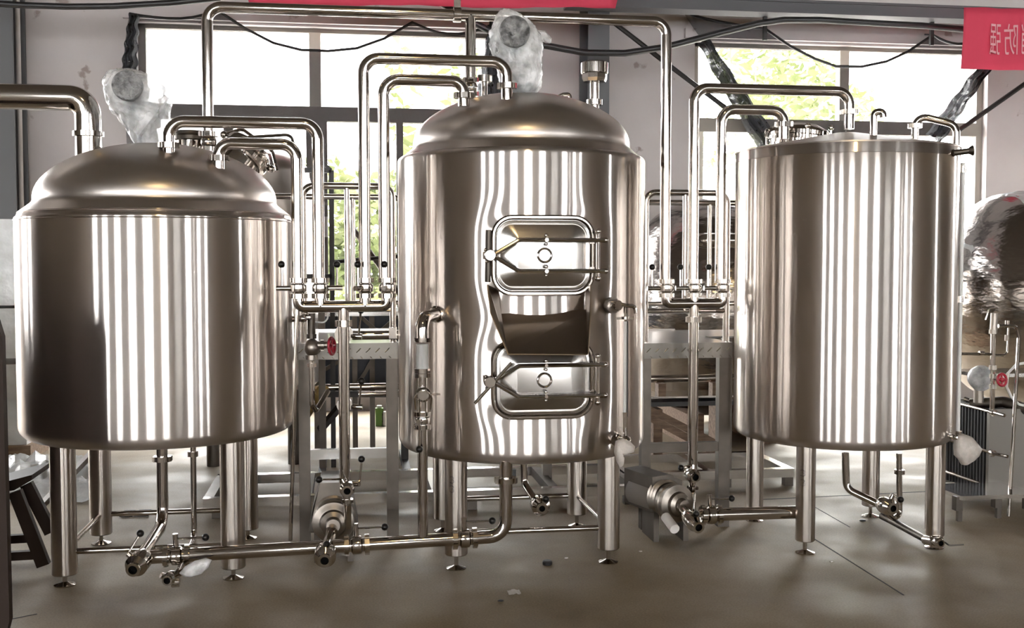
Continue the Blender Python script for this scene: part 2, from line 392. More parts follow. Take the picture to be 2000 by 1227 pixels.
h1 = sag([((253, 27), (425, 20), 13), ((425, 20), (805, 45), 68), ((805, 45), (965, 48), 19), ((965, 48), (1003, 45), 3)]) + [(1003, 45)]
bot1 = lambda x: (max(x, 240) if x > 270 else 240, 560)
net1 = net('shade_net', 9.36, [(x, y, 238 + (x - 253) * 1.02, 140 if x < 260 else 560) for x, y in h1], 560, 'thin dark shade net with scalloped hem hung over the left window')
h2 = sag([((1335, 20), (1495, 54), 9), ((1495, 54), (1822, 68), 70), ((1822, 68), (1900, 78), 14)]) + [(1900, 78), (1935, 80)]
net2 = net('shade_net', 9.36, [(x, y, 1490 + (x - 1335) * .58, 280 if x < 1900 else 262) for x, y in h2], 280, 'thin dark shade net drawn together over the right window')
def bundle(a, b_, w0, w1, Y, root, mat_='folded_netting'):
    m = MB(); A = P(*a, Y); B = P(*b_, Y); d = (B - A); L = d.length; d.normalize(); sd = d.cross(Y3).normalized(); v = []; f = []; n, k = 26, 12
    for i in range(n + 1):
        t = i / n; wd = (w0 + (w1 - w0) * t) * Y / F / 2
        for j in range(k + 1):
            u = j / k * 2 - 1
            v.append(A + d * L * t + sd * (wd * u + .008 * sin(t * 23 + u)) - Y3 * (.05 * sqrt(max(0, 1 - u * u)) + .018 * sin(u * 11 + t * 3) + .01 * noise.noise((u * 3, t * 9, 1))))
    for i in range(n):
        for j in range(k): q = i * (k + 1) + j; f.append((q, q + 1, q + k + 2, q + k + 1))
    m.add(v, f)
    o = m.build('gathered_fold', mat_, root)
    md = o.modifiers.new('thickness', 'SOLIDIFY'); md.thickness = .012
    return o
bundle((1372, 80), (1500, 282), 26, 44, 9.3, net2)
bundle((1926, 128), (1822, 272), 28, 36, 9.3, net2)
bundle((262, 30), (252, 138), 16, 30, 9.33, net1)
bundle((968, 40), (952, 205), 24, 46, 9.33, net1)
# brace rods
for a, b_, lb in (((1302, 124), (1432, 222), 'black diagonal brace rod left of the right window'), ((2010, 158), (1868, 258), 'black diagonal brace rod at the right edge under the red banner'), ((1196, 42), (1302, 124), 'dark diagonal brace from the middle column towards the right window')):
    tag(MB().tube([P(*a, 9.1), P(*b_, 9.1)], .021, 0, 8).build('brace_rod', 'black_steel'), lb, 'brace')
# slung black pipe / hose
hp = [(860, 5), (905, 34), (960, 62), (1060, 88), (1140, 103), (1220, 104), (1300, 92), (1400, 66), (1480, 46), (1530, 39), (1600, 39), (1720, 46), (1800, 50), (1890, 58), (2030, 70)]
tag(MB().tube([P(x, y, 8.7) for x, y in hp], .027, .2, 12).build('slung_hose', 'black_rubber'), 'long black hose slung across the hall behind the middle motor', 'hose')
hp = [(-20, 6), (40, 10), (130, 13), (220, 12), (330, 6), (430, -4)]
tag(MB().tube([P(x, y, 8.7) for x, y in hp], .024, .2, 12).build('slung_cable', 'black_rubber'), 'black cable sagging along the top left corner of the hall', 'cable')
# banners
def banner(name, pts, Y, label):
    v = []; f = []; n, k = 40, 8; a, b_, c_, d_ = [P(*q, Y) for q in pts]
    for i in range(n + 1):
        for j in range(k + 1):
            p = a.lerp(b_, i / n).lerp(d_.lerp(c_, i / n), j / k); v.append(p + Y3 * (.03 * sin(p.x * 5 + j * .3) * j / k + .012 * sin(p.x * 21)))
    for i in range(n):
        for j in range(k): q = i * (k + 1) + j; f.append((q, q + 1, q + k + 2, q + k + 1))
    o = MB().add(v, f).build(name, 'banner_red'); md = o.modifiers.new('thickness', 'SOLIDIFY'); md.thickness = .003
    return tag(o, label, 'banner')
banner('fabric_banner', [(470, -60), (1215, -52), (1201, 17), (487, 8)], 8.3, 'long red fabric banner along the top above the middle tank')
bn = banner('fabric_banner', [(1884, 14), (2140, 22), (2140, 146), (1882, 133)], 8.2, 'short red banner with faint mirrored writing at the right corner')
for ch, px in (('强', 1944), ('防', 1973), ('消', 2003)):
    cu = bpy.data.curves.new('char', 'FONT'); cu.body = ch; cu.align_x = 'CENTER'; cu.align_y = 'CENTER'; cu.size = 1
    to = bpy.data.objects.new('char', cu); COL.objects.link(to)
    dg = bpy.context.evaluated_depsgraph_get(); me = bpy.data.meshes.new_from_object(to.evaluated_get(dg)); bpy.data.objects.remove(to)
    ctr = P(px, 77, 8.2); hs = 64 * 8.2 / F; ws = 27 * 8.2 / F
    xs_ = [q.co.x for q in me.vertices] or [0]; ys_ = [q.co.y for q in me.vertices] or [0]
    cx_, cy_ = (min(xs_) + max(xs_)) / 2, (min(ys_) + max(ys_)) / 2; kx = ws / max(.01, max(xs_) - min(xs_)); ky = hs / max(.01, max(ys_) - min(ys_))
    vv = []
    for q in me.vertices:
        x = ctr.x - (q.co.x - cx_) * kx; z = ctr.z + (q.co.y - cy_) * ky
        vv.append((x, 8.2 - .006 + .012 * sin(x * 21) + .03 * sin(x * 5 + 1.2) * .5 - .012, z))
    ff = [tuple(p.vertices) for p in me.polygons]
    if ff: MB().add(vv, ff).build('printed_character', 'banner_print', bn, 0)

# ================================================================== OUTSIDE
MB().box((2, 26.3, -.3), (90, 32.4, .2)).build('ground_outside', 'outdoor_paving')['kind'] = 'structure'
def tree(x, y, z0, z1, rad, nleaf, label, seed, name='tree', ls=.11):
    rnd = random.Random(seed); t_ = thing(name, label, 'tree', (x, y, -.2))
    MB().tube([(x, y, -.2), (x + .05, y, z0 * .6), (x, y + .1, z0 + .2)], .09, .1, 8).build('trunk', 'bark', t_)
    v = []; f = []
    blobs = [(Vector((rnd.uniform(-1, 1) * rad * .8, rnd.uniform(-.7, .7) * rad, rnd.uniform(z0, z1))), rnd.uniform(.3, .6) * rad) for _ in range(22)]
    for _ in range(nleaf):
        c_, r_ = rnd.choice(blobs); d = Vector((rnd.gauss(0, 1), rnd.gauss(0, 1), rnd.gauss(0, 1))).normalized() * r_ * rnd.uniform(.5, 1)
        p = Vector((x, y, 0)) + c_ + d; a = Vector((rnd.gauss(0, 1), rnd.gauss(0, 1), rnd.gauss(0, .6))).normalized(); b_ = a.cross(Vector((rnd.gauss(0, 1), rnd.gauss(0, 1), rnd.gauss(0, 1)))).normalized()
        s_ = ls * rnd.uniform(.6, 1.3); n0 = len(v); v += [p - a * s_, p + b_ * s_ * .45, p + a * s_, p - b_ * s_ * .45]; f.append((n0, n0 + 1, n0 + 2, n0 + 3))
    o = MB().add(v, f).build('foliage', 'leaf_green', t_, 0); o['kind'] = 'stuff'
q = P(1500, 200, 16); tree(q.x, 16, 2.0, 4.6, 1.3, 1500, 'tall pale green tree outside the right window', 3)
q = P(1590, 250, 19); tree(q.x, 19, 1.4, 4.0, 1.4, 1300, 'bushy tree further off outside the right window behind the tall one', 5)
q = P(735, 420, 13); tree(q.x, 13, .7, 2.2, .9, 2600, 'leafy green bush outside the left window behind the first platform', 8, 'garden_bush', .09)
q = P(850, 230, 15); tree(q.x, 15, 1.6, 4.0, .7, 450, 'small tree outside the left window beside the middle tank dome', 11)

# ================================================================== TANKS
C1, R1 = Vector((-.790, 4.843, 0)), .561
C2, R2 = Vector((.766, 4.850, 0)), .546
C3, R3 = Vector((2.287, 4.849, 0)), .498
def arc(cx, cz, r, a0, a1, n=6): return [(cx + r * cos(radians(a0 + (a1 - a0) * i / n)), cz + r * sin(radians(a0 + (a1 - a0) * i / n))) for i in range(n + 1)]
def at(C, r, z, a=None): return Vector((C.x, C.y, z))
def legs(root, C, half, ztop, r=.049, zb=.05, braces='', bz=(.14, .14)):
    for sx, sy in ((-1, -1), (1, -1), (-1, 1), (1, 1)):
        x, y = C.x + sx * half, C.y + sy * half
        lg = MB().lathe([(0, zb), (r - .004, zb), (r, zb + .004), (r, ztop), (0, ztop)], (x, y, 0), n=28).build('leg', 'satin_leg_steel', root)
        ft = MB().lathe([(0, 0), (.042, 0), (.042, .004), (.018, .012), (.009, .016), (.009, zb + .01), (0, zb + .01)], (x, y, 0), n=20)
        ft.build('foot', 'polished_pipe_steel', lg)
    d = {'f': ((-1, -1), (1, -1)), 'b': ((-1, 1), (1, 1)), 'l': ((-1, -1), (-1, 1)), 'r': ((1, -1), (1, 1))}
    for k in braces:
        (ax, ay), (bx, by) = d[k]; z = bz[0]
        a = Vector((C.x + ax * half, C.y + ay * half, z)); b_ = Vector((C.x + bx * half, C.y + by * half, z)); e = (b_ - a).normalized() * (r - .006)
        MB().tube([a + e, b_ - e], .0125, 0, 12).build('brace', 'polished_pipe_steel', root)
def dome_prof(R, z0, rd, zc, zf, za):
    """shoulder cone from (R, z0) to (rd, zc), straight flange to zf, dished head to apex za"""
    pr = [(R - .004, z0), (rd + .012, zc - .012), (rd + .003, zc - .004), (rd, zc + .004), (rd, zf)]
    hgt = za - zf
    for i in range(1, 19):
        t = i / 18 * pi / 2; e = 1.9
        pr.append((rd * cos(t) ** (2 / e) if i < 18 else 0, zf + hgt * sin(t) ** (2 / e)))
    return pr
def nozzle(root, p, z0, z1, r, nutz=None, name='nozzle'):
    MB().cyl((p[0], p[1], z0), (p[0], p[1], z1), r, n=20).build(name, 'polished_pipe_steel', root)

# ---- tank one: low and wide
zr1, zb1 = 1.482, .562
T1 = thing('brew_tank', 'low wide stainless mash tank with domed lid, nearest the left edge', 'tank', (C1.x, C1.y, 0), 'brewing tanks in the row')
pr = [(0, zb1 + .0), (R1 - .06, zb1)] + arc(R1 - .05, zb1 + .05, .05, -90, 0) + [(R1, zb1 + .3), (R1, zr1 - .33), (R1, zr1 - .034)] + arc(R1 - .012, zr1 - .03, .012, 0, 70, 4) + [(R1 - .016, zr1)]
sh = MB().lathe(pr, C1, n=160).build('shell', 'brushed_shell_steel', T1, 60)
MB().lathe(dome_prof(R1 - .008, zr1 - .004, .490, 1.527, 1.542, 1.778), C1, n=128).build('dome', 'dome_steel', T1, 60)
MB().lathe([(R1 + .0015, zr1 - .036), (R1 + .003, zr1 - .034), (R1 + .0015, zr1 - .032)], C1, n=128).build('weld_seam', 'dome_steel', T1)
legs(T1, C1, .325, .60, .049, .045, 'fbl', (.135, 0))
# round manway on the far shoulder, leaning outwards
mc = P(474, 308, 5.02); ax = Vector((.55, .35, .75)).normalized()
mw = MB().cyl(mc - ax * .12, mc + ax * .03, .095, n=40).build('manway_neck', 'chrome_fitting_steel', T1)
MB().lathe([(0, .075), (.06, .072), (.105, .055), (.112, .04), (.112, .02), (.104, .012), (.118, .008), (.118, -.012), (.098, -.014)], mc, ax, 40).build('manway_lid', 'chrome_fitting_steel', mw)
e1 = ax.cross(Y3).normalized()
MB().tube([mc + e1 * .13 + ax * .03, mc + e1 * .08 + ax * .11, mc - e1 * .08 + ax * .11, mc - e1 * .15 + ax * .05], .008, .03, 8).build('lid_clamp', 'polished_pipe_steel', mw)
MB().tube([P(480, 272, 5.0), P(484, 268, 5.0), P(569, 263, 5.0), P(575, 290, 5.05)], .007, .03, 8).build('lid_arm', 'frame_tube_steel', mw)
for px, an in ((497, .3), (470, -.3)):
    MB().sphere(mc + e1 * .125 * (1 if an > 0 else -1) + ax * .035, .018, 10).build('wing_nut', 'chrome_fitting_steel', mw)
# short capped sight port behind the first riser
sp = P(372, 285, 5.02)
s_ = MB().cyl(sp - Z3 * .1, sp + Z3 * .03, .058, n=32).build('sight_port', 'polished_pipe_steel', T1)
MB().lathe([(.06, .022), (.068, .026), (.068, .042), (.064, .046), (.066, .05), (.062, .064), (0, .066)], sp, Z3, 32).build('port_ring', 'frame_tube_steel', s_)

# ---- tank two: tall lauter tank with two manway doors
zr2, zb2 = 1.741, .462
T2 = thing('brew_tank', 'tall middle stainless tank with domed lid and two rectangular front hatches', 'tank', (C2.x, C2.y, 0), 'brewing tanks in the row')
HX = C2.x; HY = C2.y - R2 - .012          # hatch plane
hz1, hz2 = P(1057, 499, HY).z, P(1057, 741, HY).z
def sdf(x, z, cx, cz, w_, h_, r_):
    qx, qz = abs(x - cx) - (w_ / 2 - r_), abs(z - cz) - (h_ / 2 - r_)
    return hypot(max(qx, 0), max(qz, 0)) + min(max(qx, qz), 0) - r_
nth, v, f = 360, [], []
rowz = [zb2 + .05 + (zr2 - .03 - zb2 - .05) * i / 110 for i in range(111)]
prof = [(R2 - .06, zb2)] + arc(R2 - .05, zb2 + .05, .05, -90, 0)[:-1] + [(R2, z) for z in rowz] + arc(R2 - .022, zr2 - .028, .022, 8, 80, 4) + [(R2 - .03, zr2)]
for r_, z in prof:
    for i in range(nth):
        a = 2 * pi * i / nth; x, y = sin(a), -cos(a); dr = 0
        if y < -.5 and r_ > R2 - .001:
            for hz in (hz1, hz2):
                d = max(0, sdf(x * r_, z, 0, hz, .40, .30, .08)); dr -= .006 * math.exp(-(d / .065) ** 2)
        v.append((C2.x + x * (r_ + dr), C2.y + y * (r_ + dr), z))
for k in range(len(prof) - 1):
    for i in range(nth): j = (i + 1) % nth; f.append((k * nth + i, k * nth + j, (k + 1) * nth + j, (k + 1) * nth + i))
f.append(tuple(range(nth)))
MB().add(v, f).build('shell', 'brushed_shell_steel', T2, 60)
MB().lathe(dome_prof(R2 - .02, zr2 - .004, .478, 1.778, 1.796, 2.022), C2, n=128).build('dome', 'dome_steel', T2, 60)
legs(T2, C2, .325, .50, .047, .06, 'fbr', (.150, 0))
def rr(cx, cz, w_, h_, r_, Y, k=7):
    out = []
    for sx, sz, a0 in ((1, 1, 0), (-1, 1, 90), (-1, -1, 180), (1, -1, 270)):
        for i in range(k + 1):
            a = radians(a0 + 90 * i / k); out.append(Vector((cx + sx * (w_ / 2 - r_) + r_ * cos(a), Y, cz + sz * (h_ / 2 - r_) + r_ * sin(a))))
    return out
def loft(rings, cap=True):
    n = len(rings[0]); v = [p for q in rings for p in q]; f = []
    for k in range(len(rings) - 1): f += [(k * n + i, k * n + (i + 1) % n, (k + 1) * n + (i + 1) % n, (k + 1) * n + i) for i in range(n)]
    if cap: f.append(tuple(range((len(rings) - 1) * n, len(rings) * n)))
    return MB().add(v, f)
def hatch(cz, upper):
    nk = MB(); Wd, Hd, rd = .395, .298, .075
    base = [Vector((p.x, C2.y - sqrt(R2 ** 2 - (p.x - C2.x) ** 2) + .03, p.z)) for p in rr(HX, cz, Wd + .012, Hd + .012, rd, 0)]
    loft([base, rr(HX, cz, Wd, Hd, rd, HY), rr(HX, cz, Wd - .02, Hd - .02, rd - .01, HY), rr(HX, cz, Wd - .03, Hd - .03, rd - .015, HY + .02)], False).build('hatch_neck', 'polished_pipe_steel', T2)
    MB().tube(rr(HX, cz, Wd + .002, Hd + .002, rd, HY - .002), .0105, 0, 10, closed=True).build('hatch_rim', 'polished_pipe_steel', T2)
    dr = loft([rr(HX, cz, .372, .275, .064, HY + .004), rr(HX, cz, .372, .275, .064, HY - .012), rr(HX, cz, .352, .255, .056, HY - .014), rr(HX, cz, .346, .249, .054, HY - .008),
               rr(HX, cz, .225, .140, .010, HY - .034), rr(HX, cz, .219, .134, .008, HY - .0345)]).build('hatch_door', 'hatch_door_steel', T2, 20)
    y = HY - .055
    MB().tube([Vector((HX + .027 * cos(a), HY - .036, cz + .027 * sin(a))) for a in [2 * pi * i / 20 for i in range(20)]], .0045, 0, 8, closed=True).build('door_boss', 'chrome_fitting_steel', dr)
    lx = HX - .222; zu, zl = cz + .060, cz - .062
    for z in (zu, zl):
        MB().tube([(HX + .232, y, z), (HX - .105, y, z), (lx + .012, y - .008, cz)], .0085, .03, 10).build('clamp_bar', 'polished_pipe_steel', dr)
        MB().tube([(HX + .215, y, z), (HX + .238, y, z)], .0105, 0, 10).sphere((HX + .24, y, z), .0115, 10).build('bar_end', 'chrome_fitting_steel', dr)
        MB().cyl((HX + .003, y - .012, z), (HX + .003, HY - .03, z), .007, n=8).sphere((HX + .003, y, z + .018), .008, 8).sphere((HX + .003, y, z - .016), .007, 8).build('bolt', 'chrome_fitting_steel', dr)
    MB().tube([(HX + .212, y + .012, cz - .085), (HX + .212, y + .012, cz + .088)], .0075, 0, 10).sphere((HX + .212, y + .012, cz + .094), .012, 10).sphere((HX + .212, y + .012, cz - .092), .012, 10).build('hinge_pin', 'polished_pipe_steel', dr)
    for z in (.055, -.055): MB().box((HX + .20, HY + .012, cz + z), (.03, .075, .018)).build('hinge_lug', 'polished_pipe_steel', T2, 0)
    kb = MB().lathe([(0, -.02), (.02, -.02), (.024, -.01), (.024, .01), (.014, .018), (0, .02)], (lx, y - .012, cz), Y3, 14)
    for a in range(3): kb.sphere((lx + .026 * cos(a * 2.1 + 2.2), y - .01, cz + .026 * sin(a * 2.1 + 2.2)), .008, 8)
    kb.build('clamp_knob', 'chrome_fitting_steel', dr)
    if upper: MB().tube([(lx + .004, HY + .0, cz + .1), (lx + .001, HY + .0, cz - .105)], .012, 0, 10).build('latch_bar', 'frame_tube_steel', dr)
    else: MB().tube([(lx + .085, y - .02, cz + .075), (lx - .060, y - .02, cz - .082)], .0065, 0, 10).build('clamp_handle', 'polished_pipe_steel', dr)
    MB().box((lx, HY + .03, cz), (.02, .08, .03)).build('knob_lug', 'polished_pipe_steel', T2, 0)
hatch(hz1, True); hatch(hz2, False)
# discharge chute under the upper hatch
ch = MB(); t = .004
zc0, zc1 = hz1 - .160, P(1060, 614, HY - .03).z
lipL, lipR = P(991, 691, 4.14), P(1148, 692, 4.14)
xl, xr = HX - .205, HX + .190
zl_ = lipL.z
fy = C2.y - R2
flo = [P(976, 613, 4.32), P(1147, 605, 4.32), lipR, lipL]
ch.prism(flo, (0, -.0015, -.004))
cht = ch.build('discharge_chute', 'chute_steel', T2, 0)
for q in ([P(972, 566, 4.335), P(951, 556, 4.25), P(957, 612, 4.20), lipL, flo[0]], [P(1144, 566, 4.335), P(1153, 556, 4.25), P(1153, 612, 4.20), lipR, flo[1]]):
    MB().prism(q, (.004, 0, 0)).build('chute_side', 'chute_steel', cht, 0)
# sample tap at right: boss, elbow spout, wing handle, long sight tube, bagged lower cock
q1 = P(1198, 597, 4.36); q2 = P(1212, 597, 4.30)
tp = MB().cyl(q1 + Vector((-.02, .10, 0)), q1, .033, n=20).build('level_tap', 'frame_tube_steel', T2)
MB().lathe([(0, -.03), (.02, -.03), (.027, -.012), (.027, .012), (.02, .03), (0, .03)], q1 + Vector((0, -.02, 0)), Vector((.4, -1, .1)), 16).build('tap_body', 'chrome_fitting_steel', tp)
MB().tube([q1 + Vector((0, -.03, .012)), P(1222, 597, 4.32), P(1240, 598, 4.32), P(1242, 612, 4.32)], .0085, .02, 10).build('spout', 'chrome_fitting_steel', tp)
g0, g1 = P(1221, 600, 4.33), P(1221, 628, 4.33)
MB().tube([g0, g1], .007, 0, 10).nut(g0.lerp(g1, .75), Z3, .016, .012, 4).box(g0.lerp(g1, .78), (.075, .008, .01)).build('tap_wing', 'chrome_fitting_steel', tp)
b1_ = P(1220, 815, 4.33); MB().tube([g1, Vector((g1.x, 4.33, b1_.z))], .0075, 0, 10).build('sight_tube', 'sight_glass_tube', tp)
MB().tube([g1 + Vector((.013, .01, 0)), Vector((g1.x + .013, 4.34, b1_.z))], .0028, 0, 8).build('guard_rod', 'black_steel', tp)
lz = P(1205, 860, 4.35)
MB().cyl(lz + Vector((-.01, .12, .01)), lz, .026, n=18).sphere(lz + Vector((.03, -.03, .0)), .024, 12).cyl(lz + Vector((.03, -.03, 0)), Vector((g1.x, 4.33, b1_.z - .02)), .008, n=10).cyl((g1.x, 4.33, b1_.z + .02), (g1.x, 4.33, b1_.z - .06), .011, n=12).build('drain_cock', 'chrome_fitting_steel', tp)

# ---- tank three: tall with shallow cone lid
zr3, zb3 = 1.787, .470
T3 = thing('brew_tank', 'tall right-hand stainless tank with shallow cone lid and side level tube', 'tank', (C3.x, C3.y, 0), 'brewing tanks in the row')
pr = [(0, zb3), (R3 - .06, zb3)] + arc(R3 - .045, zb3 + .045, .045, -90, 0) + [(R3, zb3 + .3), (R3, zr3 - .3), (R3, zr3 - .048), (R3 + .0012, zr3 - .046), (R3, zr3 - .044), (R3, zr3 - .006), (R3 - .004, zr3)]
MB().lathe(pr, C3, n=160).build('shell', 'brushed_shell_steel', T3, 60)
MB().lathe([(R3 - .002, zr3 - .002), (R3 + .003, zr3 - .001), (R3 + .002, zr3 + .004), (R3 - .01, zr3 + .006), (.06, zr3 + .086), (0, zr3 + .09)], C3, n=128).build('cone_lid', 'dome_steel', T3, 40)
legs(T3, C3, .305, .50, .042, .055)
mc = P(1560, 252, 5.13)
mc.z = zr3 + .05
mw = MB().cyl(mc - Z3 * .04, mc + Z3 * .055, .135, n=40).build('manway_neck', 'chrome_fitting_steel', T3)
MB().lathe([(0, .115), (.08, .108), (.132, .082), (.142, .07), (.142, .052), (.136, .05), (.148, .046), (.148, .03), (.134, .028)], mc, Vector((.08, 0, 1)), 40).build('manway_lid', 'chrome_fitting_steel', mw)
for a in range(6):
    e = Vector((cos(a * pi / 3 + .4), sin(a * pi / 3 + .4), 0)); MB().cyl(mc + e * .155 + Z3 * .02, mc + e * .155 + Z3 * .08, .009, n=8).sphere(mc + e * .155 + Z3 * .085, .015, 8).build('wing_bolt', 'chrome_fitting_steel', mw)
MB().tube([P(1497, 268, 5.0), P(1500, 255, 5.0), P(1512, 250, 5.0), P(1526, 252, 5.0)], .011, .03, 8).build('hinge_arm', 'chrome_fitting_steel', mw)
g = P(1706, 262, 4.62)
MB().tube([g - Z3 * .03, Vector((g.x, g.y, P(1706, 219, 4.62).z)), Vector((P(1720, 219, 4.62).x, g.y - .02, P(1706, 219, 4.62).z)), Vector((P(1721, 232, 4.62).x, g.y - .02, P(1721, 231, 4.62).z))], .0155, .03, 14).build('gooseneck_vent', 'polished_pipe_steel', T3)
# fill pipe over the rim and the side level tube
a0 = P(1787, 262, 4.78); a1 = P(1787, 224, 4.78); b0 = P(1868, 244, 4.70); b1_ = P(1872, 285, 4.70)
fp = MB().tube([a0 - Z3 * .03, a1, b0, Vector((b0.x, b0.y, b1_.z))], .0165, .045, 14).build('overflow_pipe', 'polished_pipe_steel', T3)
MB().nut(P(1787, 246, 4.78), Z3, .032, .02).build('union_nut', 'chrome_fitting_steel', fp)
gx = P(1881, 320, 4.66); gz0, gz1 = P(1881, 318, 4.66).z, P(1880, 848, 4.66).z
gt = MB().tube([(gx.x, 4.66, gz0), (gx.x, 4.66, gz1)], .0095, 0, 12).build('level_tube', 'white_pvc', T3)
MB().tube([(gx.x - .022, 4.68, gz0), (gx.x - .022, 4.68, gz1)], .006, 0, 8).build('guard_rod', 'black_steel', gt)
for z in (gz0 - .03, gz1 + .0, (gz0 + gz1) / 2): MB().nut((gx.x, 4.66, z), Z3, .017, .03, 6).tube([(gx.x, 4.66, z), (C3.x + R3 * .93, 4.70, z)], .008, 0, 8).build('tube_bracket', 'chrome_fitting_steel', gt)
v0 = P(1842, 301, 4.50); v1 = P(1862, 299, 4.44)
sv = MB().cyl(v0 + Vector((-.03, .08, 0)), v1, .016, n=16).nut(v0.lerp(v1, .4), v1 - v0, .026, .02, 4).box(v0.lerp(v1, .4) - Z3 * .035, (.012, .012, .05)).build('side_valve', 'chrome_fitting_steel', T3)
MB().tube([v1, P(1893, 295, 4.42)], .013, 0, 12).lathe([(.013, 0), (.022, .014), (.022, .018), (0, .018)], P(1892, 295, 4.42), P(1893, 295, 4.42) - v1, 14).build('tap_grip', 'frame_tube_steel', sv)
v0 = P(1843, 850, 4.52); v1 = P(1868, 855, 4.44)
lv = MB().cyl(v0 + Vector((-.04, .08, .0)), v0, .022, n=16).sphere(v0, .026, 12).tube([v0, v1, P(1888, 858, 4.5)], .011, .02, 10).build('lower_valve', 'chrome_fitting_steel', T3)

# ================================================================== VALVES, PIPES
def valve(root, p, axis, stem, hdir, hl=.125, r=.036, body=.033, gap=.032, sl=.056, knob=.0145):
    """butterfly valve: body with two union nuts, stem, rod handle and ball knob"""
    p = Vector(p); axis = Vector(axis).normalized(); stem = Vector(stem).normalized(); hdir = Vector(hdir).normalized()
    vb = MB().lathe([(0, -gap), (body * .72, -gap), (body * .78, -gap * .55), (body, -gap * .42), (body * 1.04, 0), (body, gap * .42), (body * .78, gap * .55), (body * .72, gap), (0, gap)], p, axis, 24).build('valve_body', 'chrome_fitting_steel', root)
    for s in (-1, 1): MB().nut(p + axis * gap * s, axis, r, .019).build('union_nut', 'chrome_fitting_steel', vb)
    e = p + stem * (body + sl * .6)
    MB().cyl(p + stem * body * .8, p + stem * (body + sl), .0105, n=14).build('stem', 'polished_pipe_steel', vb)
    MB().tube([e, e + hdir * hl], .0042, 0, 8).build('handle', 'polished_pipe_steel', vb)
    MB().sphere(e + hdir * (hl + knob * .6), knob, 14).build('knob', 'black_plastic_knob', vb)
    return vb
def pipe(label, pts, r=.0238, fil=.062, nuts=(), name='transfer_pipe', cat='pipe', group=None, mt='polished_pipe_steel', n=18):
    root = thing(name, label, cat, pts[0], group)
    MB().tube(pts, r, fil, n, bend=8).build('pipe', mt, root)
    for p, d in nuts: MB().nut(p, d, r * 1.72, .022).build('union_nut', 'chrome_fitting_steel', root)
    return root
YM = 4.55
G = 'polished transfer pipe loops'
pa = run(YM, 330, 302, ('v', 237), ('h', 620), ('v', 548)); pipe('upper pipe loop from the left tank dome down to the first manifold', pa, nuts=[(Vector((pa[0].x, YM, P(330, 284, YM).z)), Z3)], group=G)
pb = run(YM, 427, 330, ('v', 280), ('h', 579), ('v', 548)); pipe('lower pipe loop from the left tank dome down to the first manifold', pb, nuts=[(Vector((pb[0].x, YM, P(427, 309, YM).z)), Z3)], group=G)
pc = run(YM, 990, 196, ('v', 121), ('h', 710), ('v', 548)); pipe('upper pipe loop from the middle tank dome leftwards to the first manifold', pc, nuts=[(Vector((pc[0].x, YM, P(989, 168, YM).z)), Z3)], group=G)
pd_ = run(YM, 906, 208, ('v', 159), ('h', 749), ('v', 548)); pipe('lower pipe loop from the middle tank dome leftwards to the first manifold', pd_, nuts=[(Vector((pd_[0].x, YM, P(906, 187, YM).z)), Z3)], group=G)
YN = 4.88
pe = run(YN, 1658, 252, ('v', 179), ('h', 1356), ('v', 548)); pipe('upper pipe loop from the right tank cone lid down to the second manifold', pe, nuts=[(Vector((pe[0].x, YN, P(1658, 219, YN).z)), Z3)], group=G)
pf = run(YN, 1531, 272, ('v', 216), ('h', 1409), ('v', 548)); pipe('lower pipe loop from the right tank lid down to the second manifold', pf, nuts=[(Vector((pf[0].x, YN, P(1531, 243, YN).z)), Z3)], group=G)
po = run(YN, 408, 322, ('v', 13), ('h', 1302), ('v', 548))
ov = pipe('long overhead pipe spanning from the left tank across to the second manifold', po, nuts=[(Vector((po[0].x, YN, P(408, y, YN).z)), Z3) for y in (262, 292)])
MB().sphere((po[0].x, YN, P(408, 277, YN).z), .034, 16).build('check_valve', 'chrome_fitting_steel', ov)
tx = P(919, 20, YN).x
MB().tube([(tx, YN, po[1].z), (tx, YN, P(917, 200, YN).z)], .0238, 0, 18).build('tee_branch', 'polished_pipe_steel', ov)
for y in (157, 184): MB().nut((tx, YN, P(917, y, YN).z), Z3, .035, .021).build('union_nut', 'chrome_fitting_steel', ov)
MB().sphere((tx, YN, P(917, 171, YN).z), .032, 16).build('check_valve', 'chrome_fitting_steel', ov)
q = P(893, 20, YN); MB().lathe([(.028, -.018), (.032, -.016), (.032, .016), (.028, .018)], (q.x, YN, po[1].z), X3, 20).box((q.x, YN, po[1].z + .045), (.03, .012, .05)).build('clamp', 'chrome_fitting_steel', ov)
# wing valve and bits on the middle dome
q = P(946, 168, 4.95); wv = thing('dome_wing_valve', 'small polished wing valve standing on the middle dome left of the wrapped motor', 'valve', q - Z3 * .06)
MB().cyl(q - Z3 * .08, q + Z3 * .02, .014, n=14).build('stem', 'chrome_fitting_steel', wv)
MB().nut(q + Z3 * .032, Z3, .036, .03, 4).build('wing_nut', 'chrome_fitting_steel', wv)
# cup-topped vent on the middle dome
q = P(1161, 215, 4.95); zt, z1_, z2_, z3_ = [P(1161, y, 4.95).z for y in (122, 143, 160, 200)]
vt = thing('dome_vent', 'chrome cup-topped relief vent on the right side of the middle dome', 'vent', q)
MB().cyl(q - Z3 * .05, (q.x, q.y, z2_), .021, n=20).build('vent_stem', 'chrome_fitting_steel', vt)
MB().lathe([(.0, z3_ - .012), (.036, z3_ - .012), (.036, z3_ + .012), (0, z3_ + .012)], (q.x, q.y, 0), Z3, 20).build('clamp', 'chrome_fitting_steel', vt)
MB().lathe([(0, z2_), (.052, z2_), (.058, z2_ + .015), (.058, z1_ - .004)], (q.x, q.y, 0), Z3, 8).build('hex_base', 'chrome_fitting_steel', vt, 10)
MB().lathe([(.058, z1_ - .004), (.062, z1_), (.062, zt - .004), (.058, zt), (.054, zt), (.054, z1_ + .01), (0, z1_ + .01)], (q.x, q.y, 0), Z3, 32).build('cup', 'chrome_fitting_steel', vt)
